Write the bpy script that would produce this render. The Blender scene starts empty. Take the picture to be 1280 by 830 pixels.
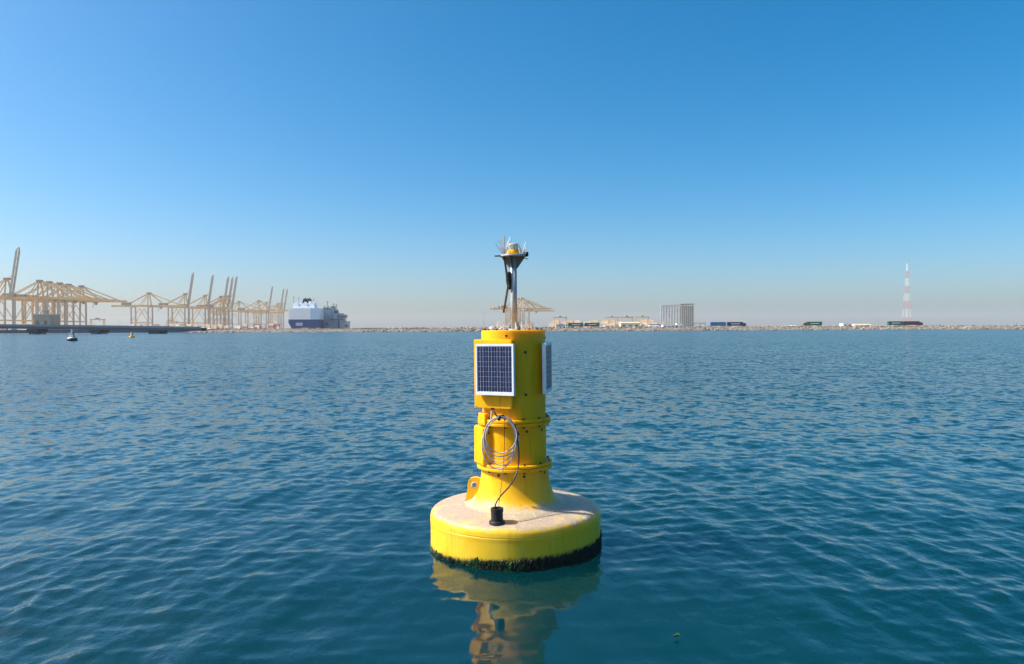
import bpy, bmesh, math, random
import numpy as np
from mathutils import Vector, Matrix
R = math.radians
PI = math.pi
random.seed(11)
scene = bpy.context.scene
C = scene.collection

# ------------------------------------------------------------------ camera
EYE = 2.30
FPX = 900.0
cam_d = bpy.data.cameras.new('camera')
cam = bpy.data.objects.new('camera', cam_d); C.objects.link(cam)
cam_d.sensor_width = 36.0
cam_d.lens = FPX / 1280.0 * 36.0
cam_d.clip_start = 0.1
cam_d.clip_end = 40000.0
cam.matrix_world = (Matrix.Translation((0, 0, EYE)) @ Matrix.Rotation(PI/2 - 4.5/FPX, 4, 'X')
                    @ Matrix.Rotation(-0.0044, 4, 'Z'))
scene.camera = cam

# ------------------------------------------------------------------ sky, sun, exposure
SUN_AZ_LEFT = R(88)          # measured from the direction towards the camera, turning left
SUN_EL = R(45)
sun_vec = Vector((-math.sin(SUN_AZ_LEFT)*math.cos(SUN_EL), -math.cos(SUN_AZ_LEFT)*math.cos(SUN_EL), math.sin(SUN_EL)))
world = bpy.data.worlds.new('World'); scene.world = world; world.use_nodes = True
wn = world.node_tree.nodes; wl = world.node_tree.links
wn.clear()
sky = wn.new('ShaderNodeTexSky'); sky.sky_type = 'NISHITA'; sky.sun_disc = False
sky.sun_elevation = SUN_EL
sky.sun_rotation = math.atan2(sun_vec.x, sun_vec.y)
sky.altitude = 0.0; sky.air_density = 0.8; sky.dust_density = 2.1; sky.ozone_density = 4.0
bg = wn.new('ShaderNodeBackground'); bg.inputs['Strength'].default_value = 0.112
out = wn.new('ShaderNodeOutputWorld')
hsv = wn.new('ShaderNodeHueSaturation'); hsv.inputs['Saturation'].default_value = 1.44; hsv.inputs['Hue'].default_value = 0.487
wl.new(sky.outputs['Color'], hsv.inputs['Color'])
wl.new(hsv.outputs['Color'], bg.inputs['Color'])
wl.new(bg.outputs['Background'], out.inputs['Surface'])
sun_d = bpy.data.lights.new('sun', 'SUN'); sun_d.energy = 5.0; sun_d.angle = R(0.53); sun_d.color = (1.0, 0.95, 0.86)
sun = bpy.data.objects.new('sun', sun_d); C.objects.link(sun)
sun.rotation_euler = sun_vec.to_track_quat('Z', 'Y').to_euler()
vs = scene.view_settings
vs.view_transform = 'Standard'; vs.look = 'None'; vs.exposure = 0.75; vs.gamma = 1.0; vs.use_curve_mapping = False
scene.cycles.max_bounces = 6
scene.cycles.volume_bounces = 0
scene.cycles.use_denoising = True

# ------------------------------------------------------------------ helpers
def px(x, d):
    """world X of a picture column at depth d"""
    return (x - 640.0) / FPX * d
def pz(x, y, d):
    """world Z of a picture row at depth d"""
    return EYE + (410.5 - 0.0044*(x-640.0) - y) / FPX * d

class MB:
    def __init__(s): s.v = []; s.f = []; s.sm = []
    def add(s, verts, faces, smooth=False):
        o = len(s.v); s.v += [tuple(v) for v in verts]
        for f in faces: s.f.append(tuple(i+o for i in f)); s.sm.append(smooth)
        return s
    def box(s, x0, x1, y0, y1, z0, z1):
        return s.add([(x0,y0,z0),(x1,y0,z0),(x1,y1,z0),(x0,y1,z0),(x0,y0,z1),(x1,y0,z1),(x1,y1,z1),(x0,y1,z1)],
              [(3,2,1,0),(4,5,6,7),(0,1,5,4),(1,2,6,5),(2,3,7,6),(3,0,4,7)])
    def cbox(s, c, size, M=None, bev=0.0):
        sx, sy, sz = size[0]/2, size[1]/2, size[2]/2
        if bev <= 0:
            p = [(-sx,-sy,-sz),(sx,-sy,-sz),(sx,sy,-sz),(-sx,sy,-sz),(-sx,-sy,sz),(sx,-sy,sz),(sx,sy,sz),(-sx,sy,sz)]
            f = [(3,2,1,0),(4,5,6,7),(0,1,5,4),(1,2,6,5),(2,3,7,6),(3,0,4,7)]
            sm = False
        else:
            bm = bmesh.new(); bmesh.ops.create_cube(bm, size=1.0)
            for v in bm.verts: v.co = Vector((v.co.x*2*sx, v.co.y*2*sy, v.co.z*2*sz))
            bmesh.ops.bevel(bm, geom=list(bm.edges), offset=bev, segments=2, profile=0.6, affect='EDGES')
            bm.verts.index_update()
            p = [tuple(v.co) for v in bm.verts]; f = [tuple(v.index for v in q.verts) for q in bm.faces]
            bm.free(); sm = False
        c = Vector(c)
        return s.add([(M @ Vector(q) if M else Vector(q)) + c for q in p], f, sm)
    def bar(s, a, b, w, h=None, up=(0,0,1)):
        a = Vector(a); b = Vector(b); h = w if h is None else h
        d = (b-a).normalized(); u = Vector(up)
        if abs(d.dot(u)) > 0.98: u = Vector((1,0,0)) if abs(d.x) < 0.9 else Vector((0,1,0))
        sx = d.cross(u).normalized()*w/2; sy = sx.cross(d).normalized()*h/2
        p = [a-sx-sy, a+sx-sy, a+sx+sy, a-sx+sy, b-sx-sy, b+sx-sy, b+sx+sy, b-sx+sy]
        return s.add(p, [(0,1,2,3),(7,6,5,4),(4,5,1,0),(5,6,2,1),(6,7,3,2),(7,4,0,3)])
    def tube(s, pts, r, n=8, cap=True, smooth=True):
        pts = [Vector(p) for p in pts]; m = len(pts)
        rr = r if isinstance(r, (list, tuple)) else [r]*m
        rings = []; ref = None
        for i, p in enumerate(pts):
            d = (pts[min(i+1, m-1)] - pts[max(i-1, 0)]).normalized()
            if ref is None:
                ref = Vector((0,0,1)) if abs(d.z) < 0.9 else Vector((1,0,0))
            u = (ref - d*ref.dot(d)).normalized(); ref = u; w = d.cross(u)
            rings.append([p + (u*math.cos(t)+w*math.sin(t))*rr[i] for t in [2*PI*k/n for k in range(n)]])
        v = [q for ring in rings for q in ring]; f = []
        for i in range(m-1):
            for k in range(n): f.append((i*n+k, i*n+(k+1)%n, (i+1)*n+(k+1)%n, (i+1)*n+k))
        s.add(v, f, smooth)
        if cap:
            o = len(s.v) - len(v)
            s.f.append(tuple(o+k for k in range(n))[::-1]); s.sm.append(False)
            s.f.append(tuple(o+(m-1)*n+k for k in range(n))); s.sm.append(False)
        return s
    def lathe(s, prof, n=96, smooth=True, close=True, c=(0,0,0)):
        v = []; f = []; m = len(prof)
        for (r, z) in prof:
            for k in range(n):
                t = 2*PI*k/n; v.append((c[0]+r*math.cos(t), c[1]+r*math.sin(t), c[2]+z))
        for i in range(m-1):
            for k in range(n): f.append((i*n+k, i*n+(k+1)%n, (i+1)*n+(k+1)%n, (i+1)*n+k))
        s.add(v, f, smooth)
        if close:
            o = len(s.v)-len(v)
            s.f.append(tuple(o+k for k in range(n))[::-1]); s.sm.append(False)
            s.f.append(tuple(o+(m-1)*n+k for k in range(n))); s.sm.append(False)
        return s
    def prism(s, poly, M, th):
        """poly in a local xy plane, extruded +-th/2 along local z, placed by M"""
        n = len(poly)
        v = [M @ Vector((x, y, -th/2)) for x, y in poly] + [M @ Vector((x, y, th/2)) for x, y in poly]
        f = [tuple(range(n))[::-1], tuple(range(n, 2*n))] + [(i, (i+1)%n, n+(i+1)%n, n+i) for i in range(n)]
        return s.add(v, f)
    def mesh(s, name, m):
        me = bpy.data.meshes.new(name); me.from_pydata(s.v, [], s.f)
        me.polygons.foreach_set('use_smooth', s.sm)
        if m: me.materials.append(m)
        me.update()
        return me
    def build(s, name, m, parent=None, loc=None):
        o = bpy.data.objects.new(name, s.mesh(name, m)); C.objects.link(o)
        if parent: o.parent = parent
        if loc: o.location = loc
        return o

def link(name, me, parent=None, loc=(0,0,0), rot=None):
    o = bpy.data.objects.new(name, me); C.objects.link(o)
    if parent: o.parent = parent
    o.location = loc
    if rot: o.rotation_euler = rot
    return o
def empty(name, loc=(0,0,0), rz=0.0):
    o = bpy.data.objects.new(name, None); C.objects.link(o); o.location = loc; o.rotation_euler = (0,0,rz)
    o.empty_display_size = 0.2
    return o
def tag(o, label=None, cat=None, group=None, kind=None):
    if label: o['label'] = label
    if cat: o['category'] = cat
    if group: o['group'] = group
    if kind: o['kind'] = kind
    return o
def copy_tree(o, parent=None):
    c = o.copy(); C.objects.link(c); c.parent = parent
    for ch in list(o.children): copy_tree(ch, c)
    return c
def edge_split(o, ang=35):
    me = o.data
    bm = bmesh.new(); bm.from_mesh(me)
    for e in bm.edges:
        if len(e.link_faces) == 2 and e.calc_face_angle(0) > R(ang): e.smooth = False
    bm.to_mesh(me); bm.free()

# ------------------------------------------------------------------ materials
def nm(nt, t, **kw):
    n = nt.nodes.new(t)
    for k, v in kw.items(): setattr(n, k, v)
    return n
def mat(name, col, rough=0.6, metal=0.0, var=0.25, scale=3.0, bump=0.0, spec=0.5, coat=0.0, col2=None, detail=6):
    m = bpy.data.materials.new(name); m.use_nodes = True; nt = m.node_tree
    b = nt.nodes['Principled BSDF']
    b.inputs['Roughness'].default_value = rough; b.inputs['Metallic'].default_value = metal
    b.inputs['Specular IOR Level'].default_value = spec; b.inputs['Coat Weight'].default_value = coat
    tc = nm(nt, 'ShaderNodeTexCoord'); no = nm(nt, 'ShaderNodeTexNoise')
    no.inputs['Scale'].default_value = scale; no.inputs['Detail'].default_value = detail; no.inputs['Roughness'].default_value = 0.65
    nt.links.new(tc.outputs['Object'], no.inputs['Vector'])
    r = nm(nt, 'ShaderNodeValToRGB'); e = r.color_ramp.elements
    c2 = col2 if col2 else tuple(c*(1-var) for c in col)
    e[0].position = 0.33; e[0].color = (*c2, 1); e[1].position = 0.66; e[1].color = (*col, 1)
    nt.links.new(no.outputs['Fac'], r.inputs['Fac']); nt.links.new(r.outputs['Color'], b.inputs['Base Color'])
    if bump:
        bp = nm(nt, 'ShaderNodeBump'); bp.inputs['Strength'].default_value = 0.6; bp.inputs['Distance'].default_value = bump
        nt.links.new(no.outputs['Fac'], bp.inputs['Height']); nt.links.new(bp.outputs['Normal'], b.inputs['Normal'])
    return m
def mapr(nt, src, a, b, c=0.0, d=1.0, smooth=False):
    n = nm(nt, 'ShaderNodeMapRange'); n.clamp = True
    if smooth: n.interpolation_type = 'SMOOTHSTEP'
    nt.links.new(src, n.inputs['Value'])
    for k, v in zip(('From Min','From Max','To Min','To Max'), (a,b,c,d)): n.inputs[k].default_value = v
    return n.outputs['Result']
def math_n(nt, op, a, b=None):
    n = nm(nt, 'ShaderNodeMath', operation=op)
    for i, q in enumerate((a, b)):
        if q is None: continue
        if isinstance(q, (int, float)): n.inputs[i].default_value = q
        else: nt.links.new(q, n.inputs[i])
    return n.outputs[0]
def mixc(nt, fac, a, b):
    n = nm(nt, 'ShaderNodeMix', data_type='RGBA')
    if isinstance(fac, (int, float)): n.inputs[0].default_value = fac
    else: nt.links.new(fac, n.inputs[0])
    for i, q in ((6, a), (7, b)):
        if isinstance(q, tuple): n.inputs[i].default_value = (*q, 1)
        else: nt.links.new(q, n.inputs[i])
    return n.outputs[2]
def noise(nt, vec, scale, detail=4, rough=0.6, mscale=None):
    n = nm(nt, 'ShaderNodeTexNoise'); n.inputs['Scale'].default_value = scale
    n.inputs['Detail'].default_value = detail; n.inputs['Roughness'].default_value = rough
    if mscale:
        mp = nm(nt, 'ShaderNodeMapping'); mp.inputs['Scale'].default_value = mscale
        nt.links.new(vec, mp.inputs['Vector']); vec = mp.outputs['Vector']
    nt.links.new(vec, n.inputs['Vector'])
    return n.outputs['Fac']

def yellow_paint(name, base, chalk, deck=False, growth=False, low_dirt=None):
    m = bpy.data.materials.new(name); m.use_nodes = True; nt = m.node_tree; L = nt.links
    b = nt.nodes['Principled BSDF']; b.inputs['Roughness'].default_value = 0.42
    b.inputs['Specular IOR Level'].default_value = 0.25
    # moulded polyethylene lets some light travel through it
    b.subsurface_method = 'BURLEY'; b.inputs['Subsurface Weight'].default_value = 0.55; b.inputs['Subsurface Radius'].default_value = (1.0, 0.38, 0.04); b.inputs['Subsurface Scale'].default_value = 0.10
    tc = nm(nt, 'ShaderNodeTexCoord'); P = tc.outputs['Object']
    n1 = noise(nt, P, 5.0, 6); n2 = noise(nt, P, 34.0, 5, 0.7); n3 = noise(nt, P, 11.0, 6, 0.7)
    streak = noise(nt, P, 1.0, 4, 0.6, (16, 16, 1.3))
    sep = nm(nt, 'ShaderNodeSeparateXYZ'); L.new(P, sep.inputs[0]); Z = sep.outputs['Z']
    col = mixc(nt, mapr(nt, n1, .38, .68), base, chalk)
    col = mixc(nt, math_n(nt, 'MULTIPLY', mapr(nt, streak, .56, .74), 0.45), col, tuple(q*.62 for q in base))
    spots = mapr(nt, noise(nt, P, 60.0, 2), .74, .80)
    col = mixc(nt, math_n(nt, 'MULTIPLY', spots, 0.55), col, (0.16, 0.10, 0.03))
    if not deck:
        rr1 = noise(nt, P, 1.0, 3, .5, (26, 26, 1.6))
        band = math_n(nt, 'MAXIMUM', mapr(nt, Z, .55, .838), math_n(nt, 'MULTIPLY', mapr(nt, Z, .98, 1.29), mapr(nt, Z, 1.36, 1.34)))
        col = mixc(nt, math_n(nt, 'MULTIPLY', math_n(nt, 'MULTIPLY', mapr(nt, rr1, .62, .70), band), .35), col, (0.30, 0.12, 0.02))
        fade = mapr(nt, noise(nt, P, 2.2, 5, .6), .50, .72)
        col = mixc(nt, math_n(nt, 'MULTIPLY', fade, .30), col, (0.86, 0.47, 0.04))
    if deck:
        zz = math_n(nt, 'ADD', Z, math_n(nt, 'MULTIPLY', math_n(nt, 'SUBTRACT', n3, 0.5), 0.10))
        dm = mapr(nt, zz, .375, .418, 0, 1, True)
        dirt = mixc(nt, mapr(nt, n2, .40, .64), (0.34, 0.265, 0.215), (0.44, 0.345, 0.28))
        dirt = mixc(nt, mapr(nt, noise(nt, P, 22, 4, .7), .60, .70), dirt, (0.20, 0.16, 0.13))
        dirt = mixc(nt, math_n(nt, 'MULTIPLY', mapr(nt, n1, .52, .66), 0.45), dirt, chalk)
        col = mixc(nt, math_n(nt, 'MULTIPLY', dm, 0.93), col, dirt)
        drop = mapr(nt, noise(nt, P, 11, 4, .6), .655, .70)
        col = mixc(nt, math_n(nt, 'MULTIPLY', drop, dm), col, (0.62, 0.56, 0.49))
        runs = noise(nt, P, 1.0, 2, .5, (30, 30, 2.2))
        rm = math_n(nt, 'MULTIPLY', mapr(nt, runs, .70, .76), math_n(nt, 'MULTIPLY', mapr(nt, Z, .18, .34), mapr(nt, sep.outputs['X'], .05, .45)))
        col = mixc(nt, math_n(nt, 'MULTIPLY', rm, .75), col, (0.10, 0.085, 0.05))
    if low_dirt:
        zz = math_n(nt, 'ADD', Z, math_n(nt, 'MULTIPLY', math_n(nt, 'SUBTRACT', n3, 0.5), 0.16))
        dm = mapr(nt, zz, low_dirt[1], low_dirt[0], 0, 1, True)
        dirt = mixc(nt, mapr(nt, n2, .40, .64), (0.38, 0.31, 0.22), (0.54, 0.43, 0.31))
        col = mixc(nt, math_n(nt, 'MULTIPLY', dm, 0.9), col, dirt)
    if growth:
        at = nm(nt, 'ShaderNodeAttribute'); at.attribute_name = 'growth'
        fine = noise(nt, P, 1.0, 3, .6, (70, 70, 14)); g = at.outputs['Fac']
        gg = math_n(nt, 'ADD', g, math_n(nt, 'MULTIPLY', math_n(nt, 'SUBTRACT', fine, 0.5), 0.085))
        brown = mapr(nt, gg, .050, .006, 0, 1, True)
        col = mixc(nt, math_n(nt, 'MULTIPLY', brown, 0.85), col, (0.09, 0.055, 0.02))
        blk = mapr(nt, gg, .012, -.006, 0, 1, True)
        col = mixc(nt, blk, col, (0.012, 0.013, 0.009))
        L.new(mapr(nt, blk, 0, 1, .42, .8), b.inputs['Roughness'])
    L.new(col, b.inputs['Base Color'])
    bp = nm(nt, 'ShaderNodeBump'); bp.inputs['Strength'].default_value = .35; bp.inputs['Distance'].default_value = .004
    L.new(n2, bp.inputs['Height']); L.new(bp.outputs['Normal'], b.inputs['Normal'])
    return m

M = {}
YB = (0.93, 0.41, 0.0); YC = (0.93, 0.46, 0.002)
M['yellow'] = yellow_paint('yellow_paint', YB, YC)
M['hull'] = yellow_paint('hull_paint', (0.78, 0.47, 0.018), (0.80, 0.53, 0.045), deck=True, growth=True)
M['flare'] = yellow_paint('flare_paint', (0.85, 0.42, 0.006), (0.85, 0.47, 0.02), low_dirt=(0.47, 0.545))
M['lug'] = yellow_paint('lug_paint', (0.84, 0.47, 0.006), (0.85, 0.52, 0.02))
M['lug'].node_tree.nodes['Principled BSDF'].inputs['Subsurface Weight'].default_value = 0.0
M['white_metal'] = mat('white_metal', (0.80, 0.81, 0.82), 0.38, 0.0, 0.12, 9)
M['galv'] = mat('galvanised', (0.50, 0.50, 0.49), 0.5, 0.0, 0.3, 14)
M['shadegalv'] = mat('shaded_galvanised', (0.17, 0.17, 0.17), 0.6, 0.0, 0.35, 16)  # darker galvanised tone: shade painted into the gussets under the mast plate
M['steel'] = mat('stainless', (0.62, 0.57, 0.53), 0.35, 0.4, 0.2, 20)
M['bolt'] = mat('bolt_dark', (0.07, 0.055, 0.04), 0.6, 0.4, 0.4, 50)
M['boltsteel'] = mat('bolt_steel', (0.45, 0.43, 0.38), 0.45, 0.6, 0.4, 50)
M['rust'] = mat('rusty_strip', (0.30, 0.155, 0.045), 0.8, 0.0, 0.5, 30, col2=(0.10, 0.05, 0.02))
M['black'] = mat('black_rubber', (0.018, 0.017, 0.017), 0.55, 0.0, 0.3, 30)
M['cable'] = mat('grey_cable', (0.60, 0.57, 0.55), 0.55, 0.0, 0.45, 40)
M['darkcable'] = mat('dark_cable', (0.045, 0.03, 0.025), 0.5, 0.0, 0.3, 40)
M['red'] = mat('red_clamp', (0.42, 0.03, 0.02), 0.5, 0.0, 0.3, 40)
M['growth'] = mat('marine_growth', (0.030, 0.030, 0.013), 0.6, 0.0, 0.5, 40, col2=(0.008, 0.008, 0.006))
M['weed'] = mat('green_weed', (0.05, 0.16, 0.035), 0.6, 0.0, 0.5, 60, col2=(0.010, 0.025, 0.008))
M['greyw'] = mat('grey_cladding', (0.34, 0.35, 0.35), 0.6, 0, 0.15, 0.1)
M['guano'] = mat('dropping', (0.66, 0.62, 0.55), 0.8, 0.0, 0.3, 40)

def solar_mat():
    m = bpy.data.materials.new('solar_cell'); m.use_nodes = True; nt = m.node_tree
    b = nt.nodes['Principled BSDF']; b.inputs['Roughness'].default_value = 0.3; b.inputs['Specular IOR Level'].default_value = 0.3
    tc = nm(nt, 'ShaderNodeTexCoord')
    vo = nm(nt, 'ShaderNodeTexVoronoi'); vo.inputs['Scale'].default_value = 70.0
    nt.links.new(tc.outputs['Object'], vo.inputs['Vector'])
    oi = nm(nt, 'ShaderNodeObjectInfo')
    c = mixc(nt, vo.outputs['Distance'], (0.008, 0.012, 0.050), (0.020, 0.030, 0.105))
    c = mixc(nt, math_n(nt, 'MULTIPLY', oi.outputs['Random'], 0.5), c, (0.014, 0.013, 0.040))
    nt.links.new(c, b.inputs['Base Color'])
    return m
M['cell'] = solar_mat()
def lens_mat():
    m = bpy.data.materials.new('clear_lens'); m.use_nodes = True; nt = m.node_tree
    b = nt.nodes['Principled BSDF']; b.inputs['Roughness'].default_value = 0.18
    b.inputs['Base Color'].default_value = (0.70, 0.68, 0.52, 1); b.inputs['Transmission Weight'].default_value = 0.35; b.inputs['IOR'].default_value = 1.3
    no = nm(nt, 'ShaderNodeTexNoise'); no.inputs['Scale'].default_value = 40
    nt.links.new(mapr(nt, no.outputs['Fac'], .3, .7, .1, .35), b.inputs['Roughness'])
    return m
M['lens'] = lens_mat()

# ------------------------------------------------------------------ water
def water_material():
    m = bpy.data.materials.new('sea_water'); m.use_nodes = True; nt = m.node_tree; L = nt.links
    b = nt.nodes['Principled BSDF']
    b.inputs['Roughness'].default_value = 0.04; b.inputs['IOR'].default_value = 1.43; b.subsurface_method = 'BURLEY'
    b.inputs['Subsurface Weight'].default_value = 1.0; b.inputs['Subsurface Radius'].default_value = (0.3, 1.0, 1.0); b.inputs['Subsurface Scale'].default_value = 6.0
    tc = nm(nt, 'ShaderNodeTexCoord'); P = tc.outputs['Object']
    big = noise(nt, P, 0.05, 3)
    L.new(mixc(nt, mapr(nt, big, .35, .65), (0.0006, 0.023, 0.031), (0.001, 0.031, 0.028)), b.inputs['Base Color'])
    at = nm(nt, 'ShaderNodeAttribute'); at.attribute_name = 'lost'
    ru = nm(nt, 'ShaderNodeAttribute'); ru.attribute_name = 'ruffle'
    # ripples far too small for the mesh, and the chop that the mesh drops with distance
    fine = noise(nt, P, 7.0, 3, .5, (1.0, 0.7, 1))
    swell = noise(nt, P, 0.5, 2, .5)
    h = math_n(nt, 'ADD', math_n(nt, 'MULTIPLY', math_n(nt, 'MULTIPLY', fine, 0.011), ru.outputs['Fac']),
               math_n(nt, 'MULTIPLY', math_n(nt, 'MULTIPLY', swell, 0.10), at.outputs['Fac']))
    bp = nm(nt, 'ShaderNodeBump'); bp.inputs['Strength'].default_value = 1.0; bp.inputs['Distance'].default_value = 1.0
    L.new(h, bp.inputs['Height'])
    # facet slopes of the chop, read straight at the point so that they hold at any distance
    nz = nm(nt, 'ShaderNodeTexNoise'); nz.inputs['Scale'].default_value = 3.6; nz.inputs['Detail'].default_value = 4; nz.inputs['Roughness'].default_value = .6
    L.new(P, nz.inputs['Vector'])
    sub = nm(nt, 'ShaderNodeVectorMath', operation='SUBTRACT'); L.new(nz.outputs['Color'], sub.inputs[0]); sub.inputs[1].default_value = (.5, .5, .5)
    wind = mapr(nt, noise(nt, P, 0.03, 3, .6, (0.35, 1.0, 1)), .35, .65, .75, 1.25)
    amp = math_n(nt, 'MULTIPLY', math_n(nt, 'MULTIPLY', at.outputs['Fac'], 2.0), wind)
    cmb = nm(nt, 'ShaderNodeCombineXYZ'); L.new(amp, cmb.inputs['X']); L.new(amp, cmb.inputs['Y'])
    mul = nm(nt, 'ShaderNodeVectorMath', operation='MULTIPLY'); L.new(sub.outputs[0], mul.inputs[0]); L.new(cmb.outputs[0], mul.inputs[1])
    add = nm(nt, 'ShaderNodeVectorMath', operation='ADD'); L.new(bp.outputs['Normal'], add.inputs[0]); L.new(mul.outputs[0], add.inputs[1])
    nor = nm(nt, 'ShaderNodeVectorMath', operation='NORMALIZE'); L.new(add.outputs[0], nor.inputs[0])
    L.new(nor.outputs[0], b.inputs['Normal'])
    L.new(mapr(nt, at.outputs['Fac'], 0, 1, .04, .18), b.inputs['Roughness'])
    return m
M['water'] = water_material()

BX, BY = 0.03, 7.66           # the buoy stands here
def make_water():
    ys = [-400., -150., -60., -25., -10., -4., -1., 0.5, 1.2, 1.8]
    y = 2.2
    while y < 900: ys.append(y); y += max(0.018, 0.0054*y)
    ys += [1000, 1200, 1500, 2000, 3000, 5000, 8000]
    ys = np.array(ys)
    n_in = 720
    t = np.linspace(-1, 1, n_in)
    fan = 0.80*np.maximum(ys, 0) + 3.0
    outer = np.array([1.05, 1.15, 1.35, 1.8, 2.6, 4, 8])
    cols = np.concatenate([-outer[::-1], t, outer])
    X = fan[:, None]*cols[None, :]
    X[:, :7] -= np.linspace(600, 0, 7)[None, :]; X[:, -7:] += np.linspace(0, 600, 7)[None, :]
    Y = np.repeat(ys[:, None], X.shape[1], 1)
    dx = np.gradient(X, axis=1); dy = np.gradient(Y, axis=0)
    cell = np.maximum(dx, np.maximum(dy, 1e-3)*0.6)
    rng = np.random.default_rng(5)
    Z = np.zeros_like(X); DXo = np.zeros_like(X); DYo = np.zeros_like(X)
    tot = 0.0; kept = np.zeros_like(X)
    dist = np.hypot(X-BX, Y-BY)
    lee = 1 - 0.80*np.exp(-((X-BX-0.1)/1.7)**2 - ((Y-(BY-2.2))/2.3)**2)
    N = 100
    # slow patches of more and less wind
    gust = np.clip(0.88 + 0.30*np.sin(X*0.21+Y*0.13+1.0) + 0.26*np.sin(X*0.09-Y*0.17+2.2) + 0.22*np.sin(X*0.47+Y*0.71) + 0.12*np.sin(X*1.3-Y*0.9+.5), .3, 1.6)
    for i in range(N):
        u = (i + rng.random())/N
        lam = 0.10*(3.8/0.10)**u
        sysn = rng.random()
        if sysn < 0.36: th = R(-12) + rng.normal(0, R(10))
        elif sysn < 0.68: th = R(19) + rng.normal(0, R(10))
        else: th = R(85) + rng.normal(0, R(26))
        k = 2*PI/lam; s = 0.0132*(0.50 + 0.85*math.exp(-((math.log(lam)-math.log(0.33))/0.75)**2))
        a = s/k; ph = rng.random()*2*PI
        att = np.clip((lam/(cell*2.6) - 1.0), 0, 1)
        loc = att*np.where(lam < 1.2, lee*gust, 0.35+0.65*lee)
        arg = k*(X*math.cos(th)+Y*math.sin(th)) + ph + 0.6*np.sin(0.35*X+0.8*ph)+0.6*np.sin(0.3*Y+1.7*ph)
        sn = np.sin(arg); cs = np.cos(arg)
        Z += a*loc*sn
        DXo += a*0.8*loc*cs*math.cos(th); DYo += a*0.8*loc*cs*math.sin(th)
        tot += s*s; kept += s*s*att
    lost = np.sqrt(np.clip(1 - kept/tot, 0, 1))
    X = X + DXo; Y = Y + DYo
    nr, nc = X.shape
    co = np.stack([X, Y, Z], -1).reshape(-1, 3).astype(np.float32)
    idx = np.arange(nr*nc).reshape(nr, nc)
    q = np.stack([idx[:-1, :-1], idx[:-1, 1:], idx[1:, 1:], idx[1:, :-1]], -1).reshape(-1, 4).astype(np.int32)
    me = bpy.data.meshes.new('water')
    me.vertices.add(len(co)); me.vertices.foreach_set('co', co.ravel())
    me.loops.add(q.size); me.loops.foreach_set('vertex_index', q.ravel())
    me.polygons.add(len(q)); me.polygons.foreach_set('loop_start', np.arange(0, q.size, 4, dtype=np.int32))
    me.polygons.foreach_set('use_smooth', np.ones(len(q), dtype=bool))
    me.update(calc_edges=True); me.validate()
    at = me.attributes.new('lost', 'FLOAT', 'POINT'); at.data.foreach_set('value', lost.ravel().astype(np.float32))
    at = me.attributes.new('ruffle', 'FLOAT', 'POINT'); at.data.foreach_set('value', (np.clip(gust, .3, 1.6)*(lee-.19)/.81).ravel().astype(np.float32))
    me.materials.append(M['water'])
    o = bpy.data.objects.new('water', me); C.objects.link(o); o['kind'] = 'structure'
    return o
make_water()

# ------------------------------------------------------------------ land, quay, breakwater
M['sand'] = mat('sandy_ground', (0.40, 0.34, 0.26), 0.9, 0, 0.3, 0.05)
M['rock'] = mat('armour_rock', (0.30, 0.25, 0.20), 0.9, 0, 0.55, 0.35)
M['rockpale'] = mat('pale_rock', (0.38, 0.33, 0.27), 0.9, 0, 0.3, 0.35)
M['rockdark'] = mat('dark_rock', (0.20, 0.17, 0.14), 0.9, 0, 0.4, 0.35)
M['quay'] = mat('quay_concrete', (0.10, 0.14, 0.19), 0.85, 0, 0.35, 0.15)
M['conc'] = mat('bridge_concrete', (0.27, 0.29, 0.31), 0.8, 0, 0.25, 0.2)
M['bridgeblue'] = mat('bridge_girder', (0.09, 0.13, 0.19), 0.7, 0, 0.25, 0.2)
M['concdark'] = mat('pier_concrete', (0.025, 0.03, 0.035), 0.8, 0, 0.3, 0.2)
M['asphalt'] = mat('asphalt', (0.06, 0.06, 0.06), 0.9, 0, 0.3, 0.2)

LAND_Z = 2.55
m = MB()
yq = 628.0
m.add([(-7000, yq, LAND_Z), (-243, yq, LAND_Z), (-243, 575, LAND_Z), (7000, 575, LAND_Z), (7000, 7800, LAND_Z), (-7000, 7800, LAND_Z)], [(0,1,2,3,4,5)])
tag(m.build('ground', M['sand']), kind='structure')
m = MB(); m.box(-7000, -243.0, yq-0.9, yq-0.004, -1, LAND_Z-0.25); m.box(-7000, -243.0, yq-1.3, yq-0.004, LAND_Z-0.24, LAND_Z+0.35)
tag(m.build('quay_wall', M['quay']), 'dark concrete quay wall seen beneath the low bridge', 'quay')
# breakwater core: a sloped bank
m = MB()
prof = [(556.5, -1.0), (562.5, 1.6), (567, 2.45), (573, 2.62), (575.5, 2.5)]
xs = [-262, -256, -243] + list(range(-220, 900, 30))
v = []; f = []
for i, x in enumerate(xs):
    k = min(1.0, max(0.0, (x + 262)/22.0))
    for (yy, zz) in prof: v.append((x, yy if k >= 1 else 566+(yy-566)*(0.35+.65*k), -1 + (zz+1)*(0.25+.75*k)))
n = len(prof)
for i in range(len(xs)-1):
    for j in range(n-1): f.append((i*n+j, (i+1)*n+j, (i+1)*n+j+1, i*n+j+1))
m.add(v, f)
tag(m.build('breakwater_bank', M['rockdark']), kind='structure')
m = MB(); m.box(-200, 900, 583, 593, LAND_Z-.2, LAND_Z+0.05)
tag(m.build('road', M['asphalt']), kind='structure')
def rock_verts(rr, s):
    b = [(1,0,0),(-1,0,0),(0,1,0),(0,-1,0),(0,0,1),(0,0,-1),(.6,.6,.6),(-.6,.6,.55),(.6,-.6,.6),(-.6,-.6,.6)]
    return b
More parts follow.
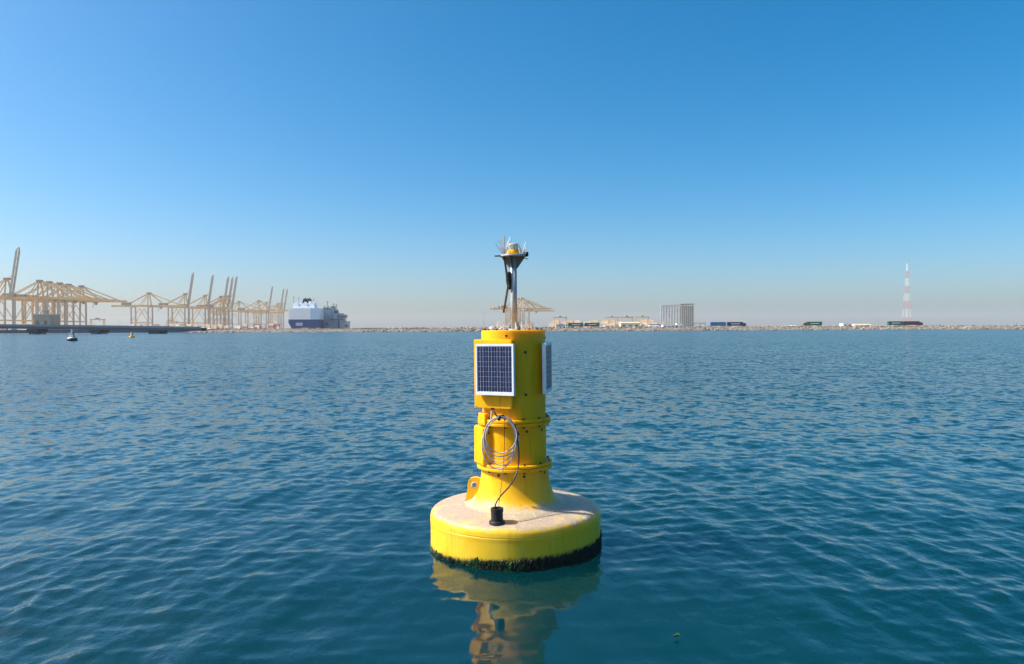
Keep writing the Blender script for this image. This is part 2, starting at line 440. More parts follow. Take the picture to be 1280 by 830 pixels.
def rocks():
    rr = random.Random(3)
    ms = [MB(), MB(), MB()]
    ico = bmesh.new(); bmesh.ops.create_icosphere(ico, subdivisions=1, radius=1.0); ico.verts.index_update()
    iv = [v.co.copy() for v in ico.verts]; fc = [tuple(q.index for q in p.verts) for p in ico.faces]; ico.free()
    x = -258.0
    N = 5600
    for i in range(N):
        x = -258 + (1000+258)*(i+rr.random())/N
        t = rr.random()
        ramp = min(1.0, max(0.1, (x+262)/24))
        y = 557.0 + 16*t; z = (-.2 + 3.1*min(1, t*1.5))*ramp - 0.1
        s = rr.uniform(.45, 1.15)*(0.7 if x < -120 else 1.0)*(0.8+0.3*math.sin(x*.05)**2)
        Mx = Matrix.Rotation(rr.uniform(0, 6.28), 3, 'Z') @ Matrix.Rotation(rr.uniform(-.5, .5), 3, 'X')
        sc = Vector((s*rr.uniform(.9, 1.6), s*rr.uniform(.8, 1.3), s*rr.uniform(.6, 1.0)))
        vv = []
        for q in iv:
            j = rr.uniform(.72, 1.18)
            vv.append(Mx @ Vector((q.x*sc.x*j, q.y*sc.y*j, q.z*sc.z*j)) + Vector((x, y, z)))
        c = rr.random()
        ms[0 if c < .55 else (1 if c < .74 else 2)].add(vv, fc)
    for mb, nmz, mt in zip(ms, ('armour_rocks', 'pale_armour_rocks', 'dark_armour_rocks'), ('rock', 'rockpale', 'rockdark')):
        tag(mb.build(nmz, M[mt]), {'rock': 'brown grey boulders heaped along the far breakwater', 'rockpale': 'pale boulders scattered along the far breakwater', 'rockdark': 'dark boulders along the waterline of the far breakwater'}[mt], 'rocks', kind='stuff')
rocks()

# ------------------------------------------------------------------ the buoy
buoy = empty('navigation_buoy', (BX, BY, 0.0))
buoy.rotation_euler = (0, R(-0.45), 0)
tag(buoy, 'large yellow buoy with solar panels, mast lantern and round float in the foreground', 'buoy')
def dirv(th, r, z): return Vector((math.sin(th)*r, -math.cos(th)*r, z))
def face_M(th):
    """local x = to the viewer's right along the surface, local y = up, local z = outwards"""
    o = Vector((math.sin(th), -math.cos(th), 0)); u = Vector((0,0,1)); rgt = u.cross(o)
    return Matrix((( rgt.x, u.x, o.x), (rgt.y, u.y, o.y), (rgt.z, u.z, o.z)))
def growth_top(x, y):
    th = math.atan2(x, -y)
    pts = [(-PI, .05), (-PI/2, .012), (-PI/3, .030), (-PI/6, .062), (0, .092), (PI/4, .115), (PI/2, .105), (PI, .05)]
    for (a, va), (b, vb) in zip(pts, pts[1:]):
        if a <= th <= b: return va + (vb-va)*(th-a)/(b-a) + .008
    return .05
# float
prof = [(0.60, -0.55), (0.86, -0.50), (0.895, -0.40)]
prof += [(0.898, -0.30 + 0.02*i) for i in range(0, 30)]           # up to z = .28
prof += [(0.900, .295), (0.900, .312), (0.896, .316), (0.896, .321), (0.900, .326)]
for i in range(0, 9):
    a = R(10*i); prof.append((0.83 + 0.068*math.cos(a), .345 + 0.072*math.sin(a)))
prof += [(0.80, .424), (0.72, .434), (0.64, .444), (0.56, .454), (0.44, .470)]
hull = MB().lathe(prof, 160).build('float', M['hull'], buoy)
at = hull.data.attributes.new('growth', 'FLOAT', 'POINT')
at.data.foreach_set('value', [v.co.z - growth_top(v.co.x, v.co.y) for v in hull.data.vertices])
edge_split(hull, 40)
# growth hanging round the waterline
def growth():
    rr = random.Random(8)
    dark = MB(); green = MB()
    def tuft(mb, p, o, s, l):
        t = Vector((-o.y, o.x, 0))
        w = s*rr.uniform(.5, 1.0); out_ = s*rr.uniform(.5, 1.2)
        a = p + t*w; b = p - t*w; c = p + o*out_ + Vector((0,0,s*.2)); d = p + o*out_*.6 + t*rr.uniform(-w, w) + Vector((0,0,-l)); e = p + Vector((0,0,l*.6)) + t*rr.uniform(-w, w)*.5
        mb.add([a, b, c, d, e], [(0,2,3), (2,1,3), (0,4,2), (4,1,2)])
    for i in range(7200):
        th = rr.uniform(-PI, PI); o = Vector((math.sin(th), -math.cos(th), 0))
        clump = .5+.5*math.sin(th*23+math.sin(th*61)*1.5)
        top = growth_top(o.x, o.y) + rr.gauss(0, .011) + .022*(clump-.5) + .016*math.sin(th*7.3+.8)*math.sin(th*3.1)
        z = rr.uniform(-.05, top) if rr.random() < .75 else top - abs(rr.gauss(0, .012))
        left = th < R(5) and th > R(-120)
        mb = green if (left and rr.random() < (.62 if math.sin(th*9)+math.sin(th*4.3+1) > -.3 else .2)) else dark
        s = rr.uniform(.006, .016)
        tuft(mb, o*0.897 + Vector((0,0,z)), o, s*(1.0 if mb is dark else 1.1), s*rr.uniform(.8, 2.2))
    tag(dark.build('marine_growth', M['growth'], buoy), kind='stuff')
    tag(green.build('green_weed', M['weed'], buoy), kind='stuff')
growth()
# flared neck
prof = [(0.590, .446), (0.545, .456), (0.500, .469), (0.460, .490), (0.428, .521), (0.402, .563), (0.382, .620), (0.367, .69), (0.357, .76), (0.352, .838)]
nk = MB().lathe(prof, 96, close=False).build('flared_neck', M['flare'], buoy)
def flange(name, z0, z1, r, mt='yellow'):
    o = MB().lathe([(0.33, z0), (r-.004, z0), (r, z0+.004), (r, z1-.004), (r-.004, z1), (0.33, z1)], 96, close=False).build(name, M[mt], buoy)
    edge_split(o, 30); return o
flange('lower_flange', .838, .868, .402, 'flare'); flange('lower_flange', .872, .902, .398)
flange('upper_flange', 1.300, 1.330, .386); flange('upper_flange', 1.334, 1.366, .386)
MB().lathe([(0.337, .895), (0.337, 1.305)], 96, close=False).build('lower_column', M['yellow'], buoy)
uc = MB().lathe([(0.336, 1.36), (0.336, 2.17), (0.339, 2.172), (0.339, 2.277), (0.335, 2.281), (0.10, 2.283), (0.0005, 2.284)], 96, close=False).build('upper_column', M['yellow'], buoy)
edge_split(uc, 40)
# flange bolts
bm_ = MB(); bm_.lathe([(.013, -.05), (.013, -.036), (.007, -.036), (.007, .045)], 6, smooth=False); bm_.lathe([(.012, .036), (.012, .05)], 6, smooth=False)
bolt_me = bm_.mesh('bolt', M['bolt'])
for zc, rr_ in ((.870, .372), (1.333, .362)):
    for k in range(12):
        p = dirv(R(15+30*k), rr_, zc); link('bolt', bolt_me, buoy, p, (0, 0, R(30*k)))
sb = MB().lathe([(.013, 0), (.013, .010), (.006, .012), (.006, .018)], 6, smooth=False).mesh('lid_bolt', M['bolt'])
for k in range(16):
    link('lid_bolt', sb, buoy, dirv(R(11+22.5*k), .305, 2.282))
hb = MB().lathe([(.014, 0), (.014, .007), (.008, .009)], 8, smooth=False).mesh('plug', M['bolt'])
for th, z, r in ((R(-12), 2.225, .339), (R(84), 2.20, .339), (R(21), 2.055, .336), (R(21), 1.62, .336), (R(22), 1.245, .337), (R(58), 1.245, .337), (R(-28), .80, .356), (R(15), .79, .357), (R(60), .80, .356)):
    o = link('plug', hb, buoy, dirv(th, r-.002, z)); o.rotation_euler = face_M(th).to_euler()
# solar panels on their brackets
def solar(th, off_, plate=True, tilt=0.0, slide=0.0, roll=0.0):
    F = face_M(th)
    def P(x, y, z): return F @ Vector((x+slide, y, z))
    zc = 1.885
    c = Vector((0, 0, zc))
    w, h = .430, .520
    if plate:
        o = MB().cbox(P(-.050, 0, .300) + Vector((0,0,1.835)), (.430, .705, .130), F, .006).build('panel_bracket', M['yellow'], buoy)
        for sx in (-1, 1):
            for sy in (-1,):
                mb = MB().lathe([(.007, 0), (.007, .008)], 8, smooth=False, close=True); q = mb.build('bracket_bolt', M['boltsteel'], buoy)
                q.location = P(-.050+sx*.198, sy*.335, .364) + Vector((0,0,1.835)); q.rotation_euler = F.to_euler()
    else:
        o = MB().cbox(P(0, 0, .330) + c, (.130, .42, .055), F, .004).build('panel_bracket', M['yellow'], buoy)
    Fm = F @ Matrix.Rotation(roll, 3, 'Z')
    pan = empty('solar_panel', P(0, 0, off_) + c); pan.parent = buoy
    pan.rotation_euler = (Fm @ Matrix.Rotation(-tilt, 3, 'X')).to_euler()
    MB().box(-w/2+.012, w/2-.012, -h/2+.012, h/2-.012, -.010, .008).build('back_sheet', M['white_metal'], pan)
    for (x0, x1, y0, y1) in ((-w/2, w/2, -h/2, -h/2+.030), (-w/2, w/2, h/2-.022, h/2), (-w/2, -w/2+.014, -h/2+.030, h/2-.022), (w/2-.016, w/2, -h/2+.030, h/2-.022)):
        MB().box(x0, x1, y0, y1, -.025, .014).build('frame_rail', M['white_metal'], pan)
    x0, x1, y0, y1 = -w/2+.020, w/2-.022, -h/2+.036, h/2-.028
    nx, ny = 4, 9; cw = (x1-x0)/nx; chh = (y1-y0)/ny
    cell = MB()
    g = .0028
    for k in range(1):
        cell.box(-cw/2+g, cw/2-g, -chh/2+g*.65, chh/2-g*.65, 0, .0015)
    cme = cell.mesh('cell', M['cell'])
    for i in range(nx):
        for j in range(ny): link('cell', cme, pan, (x0+cw*(i+.5), y0+chh*(j+.5), .009))
    for i in range(nx):
        bb = MB()
        bb.box(x0+cw*(i+.33)-.0008, x0+cw*(i+.33)+.0008, y0, y1, .0106, .0112); bb.box(x0+cw*(i+.67)-.0008, x0+cw*(i+.67)+.0008, y0, y1, .0106, .0112)
        tag(bb.build('busbar', M['white_metal'], pan), kind='stuff')
    return pan
solar(R(-26), .408, slide=-.012)
solar(R(79), .366, plate=False, slide=0.0)
# equipment box on the side of the lower column
F = face_M(R(-66))
MB().cbox(F @ Vector((-.01, 0, .350)) + Vector((0,0,1.085)), (.270, .40, .10), F, .018).build('equipment_box', M['yellow'], buoy)
MB().cbox(F @ Vector((-.01, 0, .402)) + Vector((0,0,1.085)), (.250, .375, .012), F, .004).build('box_lid', M['yellow'], buoy)
# pads on the upper flange where the box hangs
F2 = face_M(R(-58))
MB().cbox(F2 @ Vector((0, 0, .365)) + Vector((0,0,1.365)), (.14, .13, .075), F2, .016).build('hanger_pad', M['yellow'], buoy)
# lifting lug with a hole
def lug(th, name='lifting_lug'):
    o_ = Vector((math.sin(th), -math.cos(th), 0)); u = Vector((0,0,1)); n_ = o_.cross(u)
    hole = (.435, .632); r_h = .030
    ring = []
    outer = [(.36, .700), (.40, .712), (.44, .715), (.475, .704), (.498, .680), (.508, .645), (.508, .60), (.516, .55), (.540, .452), (.48, .455), (.42, .46), (.36, .55)]
    # bridge outline and hole as quads
    n = 48
    def ray(a):
        best = None; d = (math.cos(a), math.sin(a))
        for (p, q) in zip(outer, outer[1:]+outer[:1]):
            ex, ez = q[0]-p[0], q[1]-p[1]; den = d[0]*ez - d[1]*ex
            if abs(den) < 1e-9: continue
            t = ((p[0]-hole[0])*ez - (p[1]-hole[1])*ex)/den; s = ((p[0]-hole[0])*d[1] - (p[1]-hole[1])*d[0])/den
            if t > 0 and -1e-6 <= s <= 1+1e-6 and (best is None or t > best): best = t
        return best or .05
    v = []; f = []
    th_ = .026
    for sgn in (-1, 1):
        for k in range(n):
            a = 2*PI*k/n; t = ray(a)
            for rr_ in (r_h, t):
                p = o_*(hole[0]+math.cos(a)*rr_) + u*(hole[1]+math.sin(a)*rr_) + n_*(sgn*th_)
                v.append(p)
    for k in range(n):
        k2 = (k+1) % n
        A = lambda s, k, j: s*2*n + k*2 + j
        f.append((A(0,k,0), A(0,k,1), A(0,k2,1), A(0,k2,0))); f.append((A(1,k,0), A(1,k2,0), A(1,k2,1), A(1,k,1)))
        f.append((A(0,k,1), A(1,k,1), A(1,k2,1), A(0,k2,1))); f.append((A(0,k,0), A(0,k2,0), A(1,k2,0), A(1,k,0)))
    q = MB().add(v, f).build(name, M['lug'], buoy)
    # steel bush in the hole
    mb = MB(); mb.lathe([(r_h-.006, -.03), (r_h+.006, -.03), (r_h+.006, .03), (r_h-.006, .03), (r_h-.006, -.03)], 32, close=False)
    b_ = mb.build('bush', M['galv'], q); b_.location = o_*hole[0]+u*hole[1]; b_.rotation_euler = n_.to_track_quat('Z', 'Y').to_euler()
    return q
lug(R(-96)); lug(R(150))
# black cable gland on the deck
cpos = Vector((-.178, -.735, 0)); cz = .403
gl = MB().lathe([(.078, cz), (.078, cz+.022), (.074, cz+.028), (.058, cz+.032), (.058, cz+.115), (.062, cz+.117), (.062, cz+.150), (.047, cz+.150), (.047, cz+.06)], 40, close=False, c=(cpos.x, cpos.y, .02)).build('cable_gland', M['black'], buoy)
edge_split(gl, 35)
# mast
prof = [(.034, 2.284), (.034, 3.05)]
MB().lathe(prof, 32, c=(.012, 0, 0)).build('mast', M['galv'], buoy)
MB().lathe([(.082, 2.283), (.082, 2.296), (.04, 2.297)], 32, close=False, c=(.012, 0, 0)).build('mast_foot', M['galv'], buoy)
for k, a in enumerate((R(25), R(115), R(205), R(295))):
    d = Vector((math.cos(a), math.sin(a), 0)); n_ = Vector((0,0,1))
    Mx = Matrix(((d.x, 0, -d.y, .012), (d.y, 0, d.x, 0), (0, 1, 0, 0), (0,0,0,1)))
    MB().prism([(.03, 2.296), (.080, 2.296), (.034, 2.38)], Mx, .008).build('foot_gusset', M['galv'], buoy)
for k, a in enumerate((R(-20), R(70), R(160), R(250))):
    d = Vector((math.cos(a), math.sin(a), 0))
    Mx = Matrix(((d.x, 0, -d.y, .012), (d.y, 0, d.x, 0), (0, 1, 0, 0), (0,0,0,1)))
    MB().prism([(.031, 2.93), (.031, 3.062), (.125, 3.062), (.125, 3.045), (.05, 2.945)], Mx, .008).build('top_gusset', M['shadegalv'], buoy)
tp = MB().lathe([(.02, 3.062), (.143, 3.062), (.145, 3.066), (.145, 3.074), (.143, 3.078), (.02, 3.078)], 40, close=False, c=(.012, 0, 0)).build('mast_plate', M['galv'], buoy)
edge_split(tp, 30)
MB().tube([(.150, -.05, 3.06), (.150, -.05, 3.105)], .022, 12).build('shackle_stub', M['black'], buoy)
MB().tube([(.09, -.06, 3.06), (.135, -.08, 3.035), (.165, -.085, 3.028)], .004, 6).build('loose_wire', M['darkcable'], buoy)
MB().bar((-.185, -.05, 3.066), (-.10, -.05, 3.068), .03, .012).build('plate_arm', M['rust'], buoy)
# lantern
lan = MB().lathe([(.075, 3.078), (.075, 3.086), (.058, 3.092), (.056, 3.130), (.050, 3.138)], 32, c=(.014, -.01, 0)).build('lantern', M['yellow'], buoy)
edge_split(lan, 35)
MB().lathe([(.050, 3.136), (.054, 3.140), (.054, 3.152), (.051, 3.155), (.054, 3.158), (.054, 3.170), (.051, 3.173), (.054, 3.176), (.052, 3.196), (.03, 3.200), (.002, 3.201)], 32, close=False, c=(.014, -.01, 0)).build('lens', M['lens'], lan)
MB().lathe([(.016, 3.136), (.018, 3.18), (.012, 3.19)], 12, c=(.014, -.01, 0)).build('lamp_core', M['boltsteel'], lan)
# rusty bent strip with black tape
rz = lambda y: 2.3-(y-410.5)*.00851
rx = lambda x: (x-641.6)*.00851
def P2(x, y, d=-.045): return (rx(x)+.012-.03, d, rz(y))
st = MB()
pts = [P2(632.5, 309), P2(633.4, 318), P2(635.5, 334), P2(637.3, 350), P2(638.3, 358)]
for a, b in zip(pts, pts[1:]): st.bar(a, b, .022, .006, up=(0, 1, 0))
st.build('bent_strip', M['rust'], buoy)
MB().bar(P2(638.8, 355, -.050), P2(632.2, 391, -.065), .022, .008, up=(0, 1, 0)).build('broken_bracket', M['rust'], buoy)
tp = MB(); tp.tube([P2(638.6, 340, -.018), P2(638.9, 350, -.022), P2(639.6, 362, -.012)], [.022, .030, .018], 10)
tp.build('black_tape', M['black'], buoy)
# bird spikes, on the mast head and on the lid
def spikes(name, spots, lmin, lmax, spread, seed):
    rr = random.Random(seed); mb = MB()
    for (x, y, z, n) in spots:
        for k in range(n):
            d = Vector((rr.gauss(0, spread), rr.gauss(0, spread), 1)).normalized()
            l = rr.uniform(lmin, lmax)
            mb.tube([(x, y, z), Vector((x, y, z)) + d*l], .0024, 4, smooth=False)
    tag(mb.build(name, M['steel'], buoy), kind='stuff')
spikes('bird_spikes', [(-.10, -.04, 3.075, 12), (-.08, .04, 3.075, 9), (-.06, .08, 3.075, 6), (.10, -.06, 3.075, 8), (.12, .03, 3.075, 7), (.08, .08, 3.075, 4)], .07, .17, .55, 4)
spikes('bird_spikes', [(-.09, -.06, 3.08, 9), (.0, .10, 3.08, 4)], .13, .22, .25, 6)
lid = []
for k in range(26):
    a = 2*PI*k/26; lid.append((.012+.20*math.cos(a), .20*math.sin(a), 2.283, 2))
spikes('bird_spikes', lid, .05, .115, .42, 9)
MB().lathe([(.05, 2.283), (.052, 2.295), (.042, 2.318), (.02, 2.328), (.001, 2.33)], 20, close=False, c=(-.215, .02, 0)).build('lid_fitting', M['greyw'], buoy)

# cable coil hanging on the column
coil = empty('cable_coil', (BX-.145, BY-.43, 1.19)); tag(coil, 'looped grey cable with black tie hanging on the yellow buoy column', 'cable')
def loop(cx, cz, a, b, lean, y0, seed, ph=0):
    rr = random.Random(seed); pts = []
    for k in range(41):
        t = 2*PI*k/40
        x = cx + a*math.sin(t) + lean*(math.cos(t)-1)*.5 + .004*math.sin(3*t+seed); z = cz + b*math.cos(t)
        y = y0 - .012*math.cos(2*t+seed) + .02*(1-math.cos(t))*.0
        pts.append((x, y, z))
    return pts
for i, (cx, cz, a, b, lean, y0) in enumerate([(-.002, .055, .170, .195, .00, -.000), (-.010, .035, .162, .225, .01, -.018), (.000, .015, .180, .25, -.005, .012),
                                              (.006, .07, .155, .175, .008, -.03), (-.012, -.005, .172, .265, .015, .0)]):
    MB().tube(loop(cx, cz-.035, a*.98, b, lean, y0, i), .0064 if i % 2 == 0 else .0054, 8, cap=False).build('cable_loop', M['cable'] if i != 3 else M['cable'], coil)
MB().tube([(-.02, -.022, .19), (-.012, -.03, .235)], .016, 8).build('cable_tie', M['black'], coil)
MB().tube([(-.035, .01, .215), (.03, .0, .225)], .019, 8).build('cable_tie', M['black'], coil)
MB().tube([(.165, -.005, .075), (.176, -.005, .035)], .013, 8).build('cable_sleeve', M['red'], coil)
MB().tube([(-.128, -.005, .10), (-.124, -.008, .05)], .012, 8).build('cable_sleeve', M['rust'], coil)
MB().tube([(-.082, .03, .295), (-.078, .0, .285), (-.045, -.01, .235), (-.015, -.01, .205)], .008, 6).build('hanging_cord', M['darkcable'], coil)
MB().cbox((-.082, .03, .298), (.035, .035, .024)).build('red_hook', M['red'], coil)
MB().tube([(-.094, .02, .29), (-.103, .0, .2), (-.118, -.01, .14)], .005, 6).build('hanging_cord', M['cable'], coil)
def smooth_path(P, n=40):
    P = [Vector(p) for p in P]; Q = [P[0]*2-P[1]] + P + [P[-1]*2-P[-2]]; o = []
    for i in range(1, len(Q)-2):
        for k in range(n//(len(P)-1)+1):
            t = k/(n//(len(P)-1)+1)
            a, b, c, d = Q[i-1:i+3]
            o.append(.5*((2*b)+(c-a)*t+(2*a-5*b+4*c-d)*t*t+(3*b-a-3*c+d)*t**3))
    o.append(P[-1]); return o
ox, oy, oz = BX-.145, BY-.43, 1.19
def w(x, y, d): return (px(x, d)-ox, d-oy, pz(x, y, d)-oz)
MB().tube(smooth_path([w(643, 530, 7.23), w(646.5, 552, 7.22), w(648, 572, 7.22), w(645, 592, 7.15), w(636, 608, 7.05), w(625, 620, 6.96), w(618, 632, 6.92), w(617, 648, 6.925)]), .0075, 8).build('lead_cable', M['darkcable'], coil)
MB().tube(smooth_path([w(629.5, 518, 7.25), w(630, 545, 7.24), w(629, 575, 7.22), w(626.5, 600, 7.08), w(622, 636, 6.93), w(621.5, 648, 6.925)]), .0032, 6).build('thin_lead', M['darkcable'], coil)

# ------------------------------------------------------------------ the far shore
M['crane'] = mat('crane_beige', (0.78, 0.48, 0.20), 0.6, 0, 0.25, 0.08)
M['cranegrey'] = mat('crane_leg_grey', (0.52, 0.44, 0.35), 0.6, 0, 0.25, 0.08)
M['house'] = mat('machinery_house', (0.36, 0.31, 0.25), 0.7, 0, 0.2, 0.1)
M['orange'] = mat('crane_orange', (0.62, 0.30, 0.10), 0.6, 0, 0.3, 0.08)
M['bwhite'] = mat('white_wall', (0.80, 0.80, 0.78), 0.6, 0, 0.12, 0.1)
M['cream'] = mat('cream_wall', (0.72, 0.60, 0.42), 0.7, 0, 0.2, 0.1)
M['darkglass'] = mat('dark_glass', (0.04, 0.06, 0.09), 0.15, 0, 0.3, 0.2)
M['navy'] = mat('navy_hull', (0.0, 0.036, 0.18), 0.45, 0, 0.25, 0.05)
M['shipwhite'] = mat('ship_white', (0.82, 0.86, 0.90), 0.45, 0, 0.10, 0.05)
M['shipgrey'] = mat('ship_grey', (0.36, 0.45, 0.54), 0.5, 0, 0.25, 0.08)
M['shipgreyl'] = mat('ship_light_grey', (0.42, 0.46, 0.50), 0.5, 0, 0.2, 0.08); M['shipdark'] = mat('ship_dark_grey', (0.10, 0.14, 0.19), 0.5, 0, 0.2, 0.08)
M['funnel'] = mat('funnel_black', (0.02, 0.02, 0.02), 0.5, 0, 0.2, 0.1)
M['tyre'] = mat('tyre', (0.02, 0.02, 0.02), 0.8, 0, 0.2, 0.5)
M['lattice_red'] = mat('mast_red', (0.55, 0.20, 0.15), 0.5, 0, 0.2, 0.2)
M['lattice_white'] = mat('mast_white', (0.66, 0.66, 0.66), 0.5, 0, 0.1, 0.2)
CC = {'rust red': (0.34, 0.10, 0.05), 'tan': (0.60, 0.43, 0.25), 'pink beige': (0.62, 0.46, 0.36), 'blue': (0.05, 0.13, 0.30), 'grey': (0.38, 0.37, 0.36),
      'green': (0.012, 0.17, 0.075), 'bright blue': (0.02, 0.16, 0.42), 'navy': (0.014, 0.022, 0.085), 'maroon': (0.16, 0.025, 0.035), 'cream': (0.70, 0.60, 0.45)}
for k, c in CC.items(): M['c_'+k] = mat('container_'+k.replace(' ', '_'), c, 0.55, 0, 0.18, 0.3)

# --- quayside container cranes: boom along +x, rails along y
def beam(parent, name, mt, *bars, kind=None):
    mb = MB()
    for b in bars: mb.bar(*b)
    o = mb.build(name, M[mt], parent)
    if kind: o['kind'] = kind
    return o
def crane_proto(raised, G=46.0, A=73.0, gauge=34.0, wide=9.0, outr=72.0, back=42.0, lean=81.0):
    t = empty('container_crane')
    for x in (0, -gauge):
        for y in (-wide, wide):
            beam(t, 'leg', 'cranegrey', ((x, y, 1.5), (x, y*.92, G), 1.9, 2.2))
            mb = MB(); mb.box(x-1.2, x+1.2, y-5, y+5, .35, 1.9)
            for q in (-3.6, -1.2, 1.2, 3.6): mb.lathe([(.45, -.4), (.45, .4)], 8, c=(0,0,0), smooth=False) if False else mb.box(x-.5, x+.5, y+q-.45, y+q+.45, 0, .9)
            mb.build('bogie', M['house'], t)
    for y in (-wide, wide):
        beam(t, 'portal_beam', 'crane', ((-gauge, y*.97, 14.5), (0, y*.97, 14.5), 1.5, 2.0))
        beam(t, 'diagonal_brace', 'crane', ((-gauge, y*.96, 15.5), (-gauge*.5, y*.94, G-3), .9, .9), ((0, y*.96, 15.5), (-gauge*.5, y*.94, G-3), .9, .9))
    for x in (0, -gauge):
        beam(t, 'sill_beam', 'crane', ((x, -wide, 4.2), (x, wide, 4.2), 1.3, 1.8))
        beam(t, 'cross_beam', 'crane', ((x, -wide, G+.5), (x, wide, G+.5), 1.6, 2.2))
    for y in (-3.2, 3.2):
        beam(t, 'trolley_girder', 'crane', ((-gauge-back, y, G+2.3), (2.5, y, G+2.3), 1.6, 3.8))
    for k, x in enumerate((-gauge-back, -gauge*.5-back*.5)):
        beam(t, 'girder_tie', 'crane', ((x, -3.2, G+2.3), (x, 3.2, G+2.3), .8, 1.4))
    mb = MB(); mb.box(-gauge-22, -gauge-6, -4.2, 4.2, G+3.6, G+9.2); mb.build('machinery_house', M['house'], t)
    for y in (-1, 1):
        beam(t, 'apex_leg', 'crane', ((-1.0, y*wide*.85, G+1.5), (-2.5, y*2.4, A), 1.5, 1.7))
        beam(t, 'apex_back_leg', 'crane', ((-gauge*.55, y*4.5, G+3.5), (-3.5, y*2.3, A-.5), 1.0, 1.0))
        beam(t, 'back_stay', 'crane', ((-3.5, y*2.2, A), (-gauge-back*.35, y*3.2, G+3.5), 1.0, 1.0))
    mb = MB(); mb.box(-5.5, .8, -3.6, 3.6, A-.6, A+2.2); mb.build('apex_head', M['house'], t)
    hx, hz = 3.0, G+2.3
    if raised:
        ca, sa = math.cos(R(lean)), math.sin(R(lean))
        ends = []
        for y in (-2.9, 2.9):
            e = (hx+ca*(outr-6), y, hz+sa*(outr-6)); beam(t, 'boom_girder', 'cranegrey', ((hx, y, hz), e, 1.6, 2.2))
        mb = MB(); pts = []
        for k in range(9):
            a = PI*k/8; rr_ = 2.9; l = outr-6+math.sin(a)*5.0
            pts.append((hx+ca*l, -rr_*math.cos(a), hz+sa*l))
        mb.tube(pts, 1.0, 6, smooth=False); mb.build('boom_tip', M['cranegrey'], t)
        for l in (14, 28, 42, 56): beam(t, 'boom_tie', 'cranegrey', ((hx+ca*l, -2.9, hz+sa*l), (hx+ca*l, 2.9, hz+sa*l), .9, .9))
        for y in (-2.2, 2.2): beam(t, 'fore_stay', 'crane', ((-1, y, A+1), (hx+ca*outr*.45, y, hz+sa*outr*.45), .45, .45))
    else:
        for y in (-2.9, 2.9):
            beam(t, 'boom_girder', 'crane', ((hx, y, hz), (outr, y, hz-.3), 1.5, 3.2))
            beam(t, 'fore_stay', 'crane', ((-1, y*.8, A+1), (outr*.42, y, hz+1), .9, .9))
            beam(t, 'fore_stay', 'crane', ((-1, y*.8, A+1), (outr*.86, y, hz+1), .9, .9))
        beam(t, 'boom_tie', 'crane', ((outr, -2.9, hz-.3), (outr, 2.9, hz-.3), 1.0, 2.0)); beam(t, 'boom_tie', 'crane', ((outr*.5, -2.9, hz), (outr*.5, 2.9, hz), .8, 1.2))
        mb = MB(); mb.box(18, 24, -2.6, 2.6, hz-3.2, hz-1.2); mb.box(20.5, 23.5, -1.4, 1.4, hz-6.2, hz-3.2); mb.build('trolley_cab', M['house'], t)
        beam(t, 'hoist_rope', 'house', ((17, -1.2, hz-3), (17, -1.2, hz-11), .3, .3), ((17, 1.2, hz-3), (17, 1.2, hz-11), .3, .3))
    beam(t, 'stair_tower', 'crane', ((-gauge+1.6, wide*.7, 3), (-gauge+1.6, wide*.7, G), 1.0, 1.0))
    return t
up0 = crane_proto(True); down0 = crane_proto(False)
used = {True: False, False: False}
RG = 'quay cranes with booms raised'; LG = 'quay cranes with booms lowered'
def crane(pxl, D, raised, label, sc=1.0, rz=0.0):
    if not used[raised]: o = up0 if raised else down0; used[raised] = True
    else: o = copy_tree(up0 if raised else down0)
    o.location = (px(pxl, D), D, LAND_Z+.02); o.rotation_euler = (0, 0, rz); o.scale = (sc, sc, sc)
    tag(o, label, 'crane', RG if raised else LG)
crane(11.5, 1030, True, 'tallest raised-boom quay crane at the far left edge of the picture')
for k, (x, D) in enumerate(((52, 1075), (64, 1105), (77, 1135), (88, 1168), (104, 1210))):
    crane(x, D, False, 'beige quay crane with lowered boom, %s from the left in the row of five' % ('first', 'second', 'third', 'fourth', 'fifth')[k])
crane(188, 1450, False, 'lone lowered-boom quay crane between the row of five and the raised booms')
crane(233.5, 1490, True, 'raised-boom crane standing just right of the lone lowered-boom crane')
crane(258.5, 1560, True, 'raised-boom crane left of the close trio of raised booms')
crane(278, 1610, True, 'left crane of the close trio of raised booms')
crane(283.5, 1625, True, 'middle crane of the close trio of raised booms')
crane(288.5, 1600, True, 'right crane of the close trio of raised booms')
crane(300, 1900, False, 'pale lowered-boom crane just right of the raised trio')
crane(325, 1850, False, 'lowered-boom crane left of the thin raised booms near the ship')
crane(334.5, 1980, True, 'thin distant raised-boom crane, third one left of the ship')
crane(349, 2080, True, 'distant raised-boom crane, left of the pair beside the ship')
crane(353.5, 2110, True, 'distant raised-boom crane nearest to the white ship')
crane(654, 1760, False, 'lowered-boom crane seen behind the mast of the yellow buoy', rz=R(12))
crane(649.5, 1800, False, 'fainter lowered-boom crane left of the one behind the buoy mast', rz=R(12))
crane(661, 1840, False, 'fainter lowered-boom crane right of the one behind the buoy mast', rz=R(10), sc=.92)

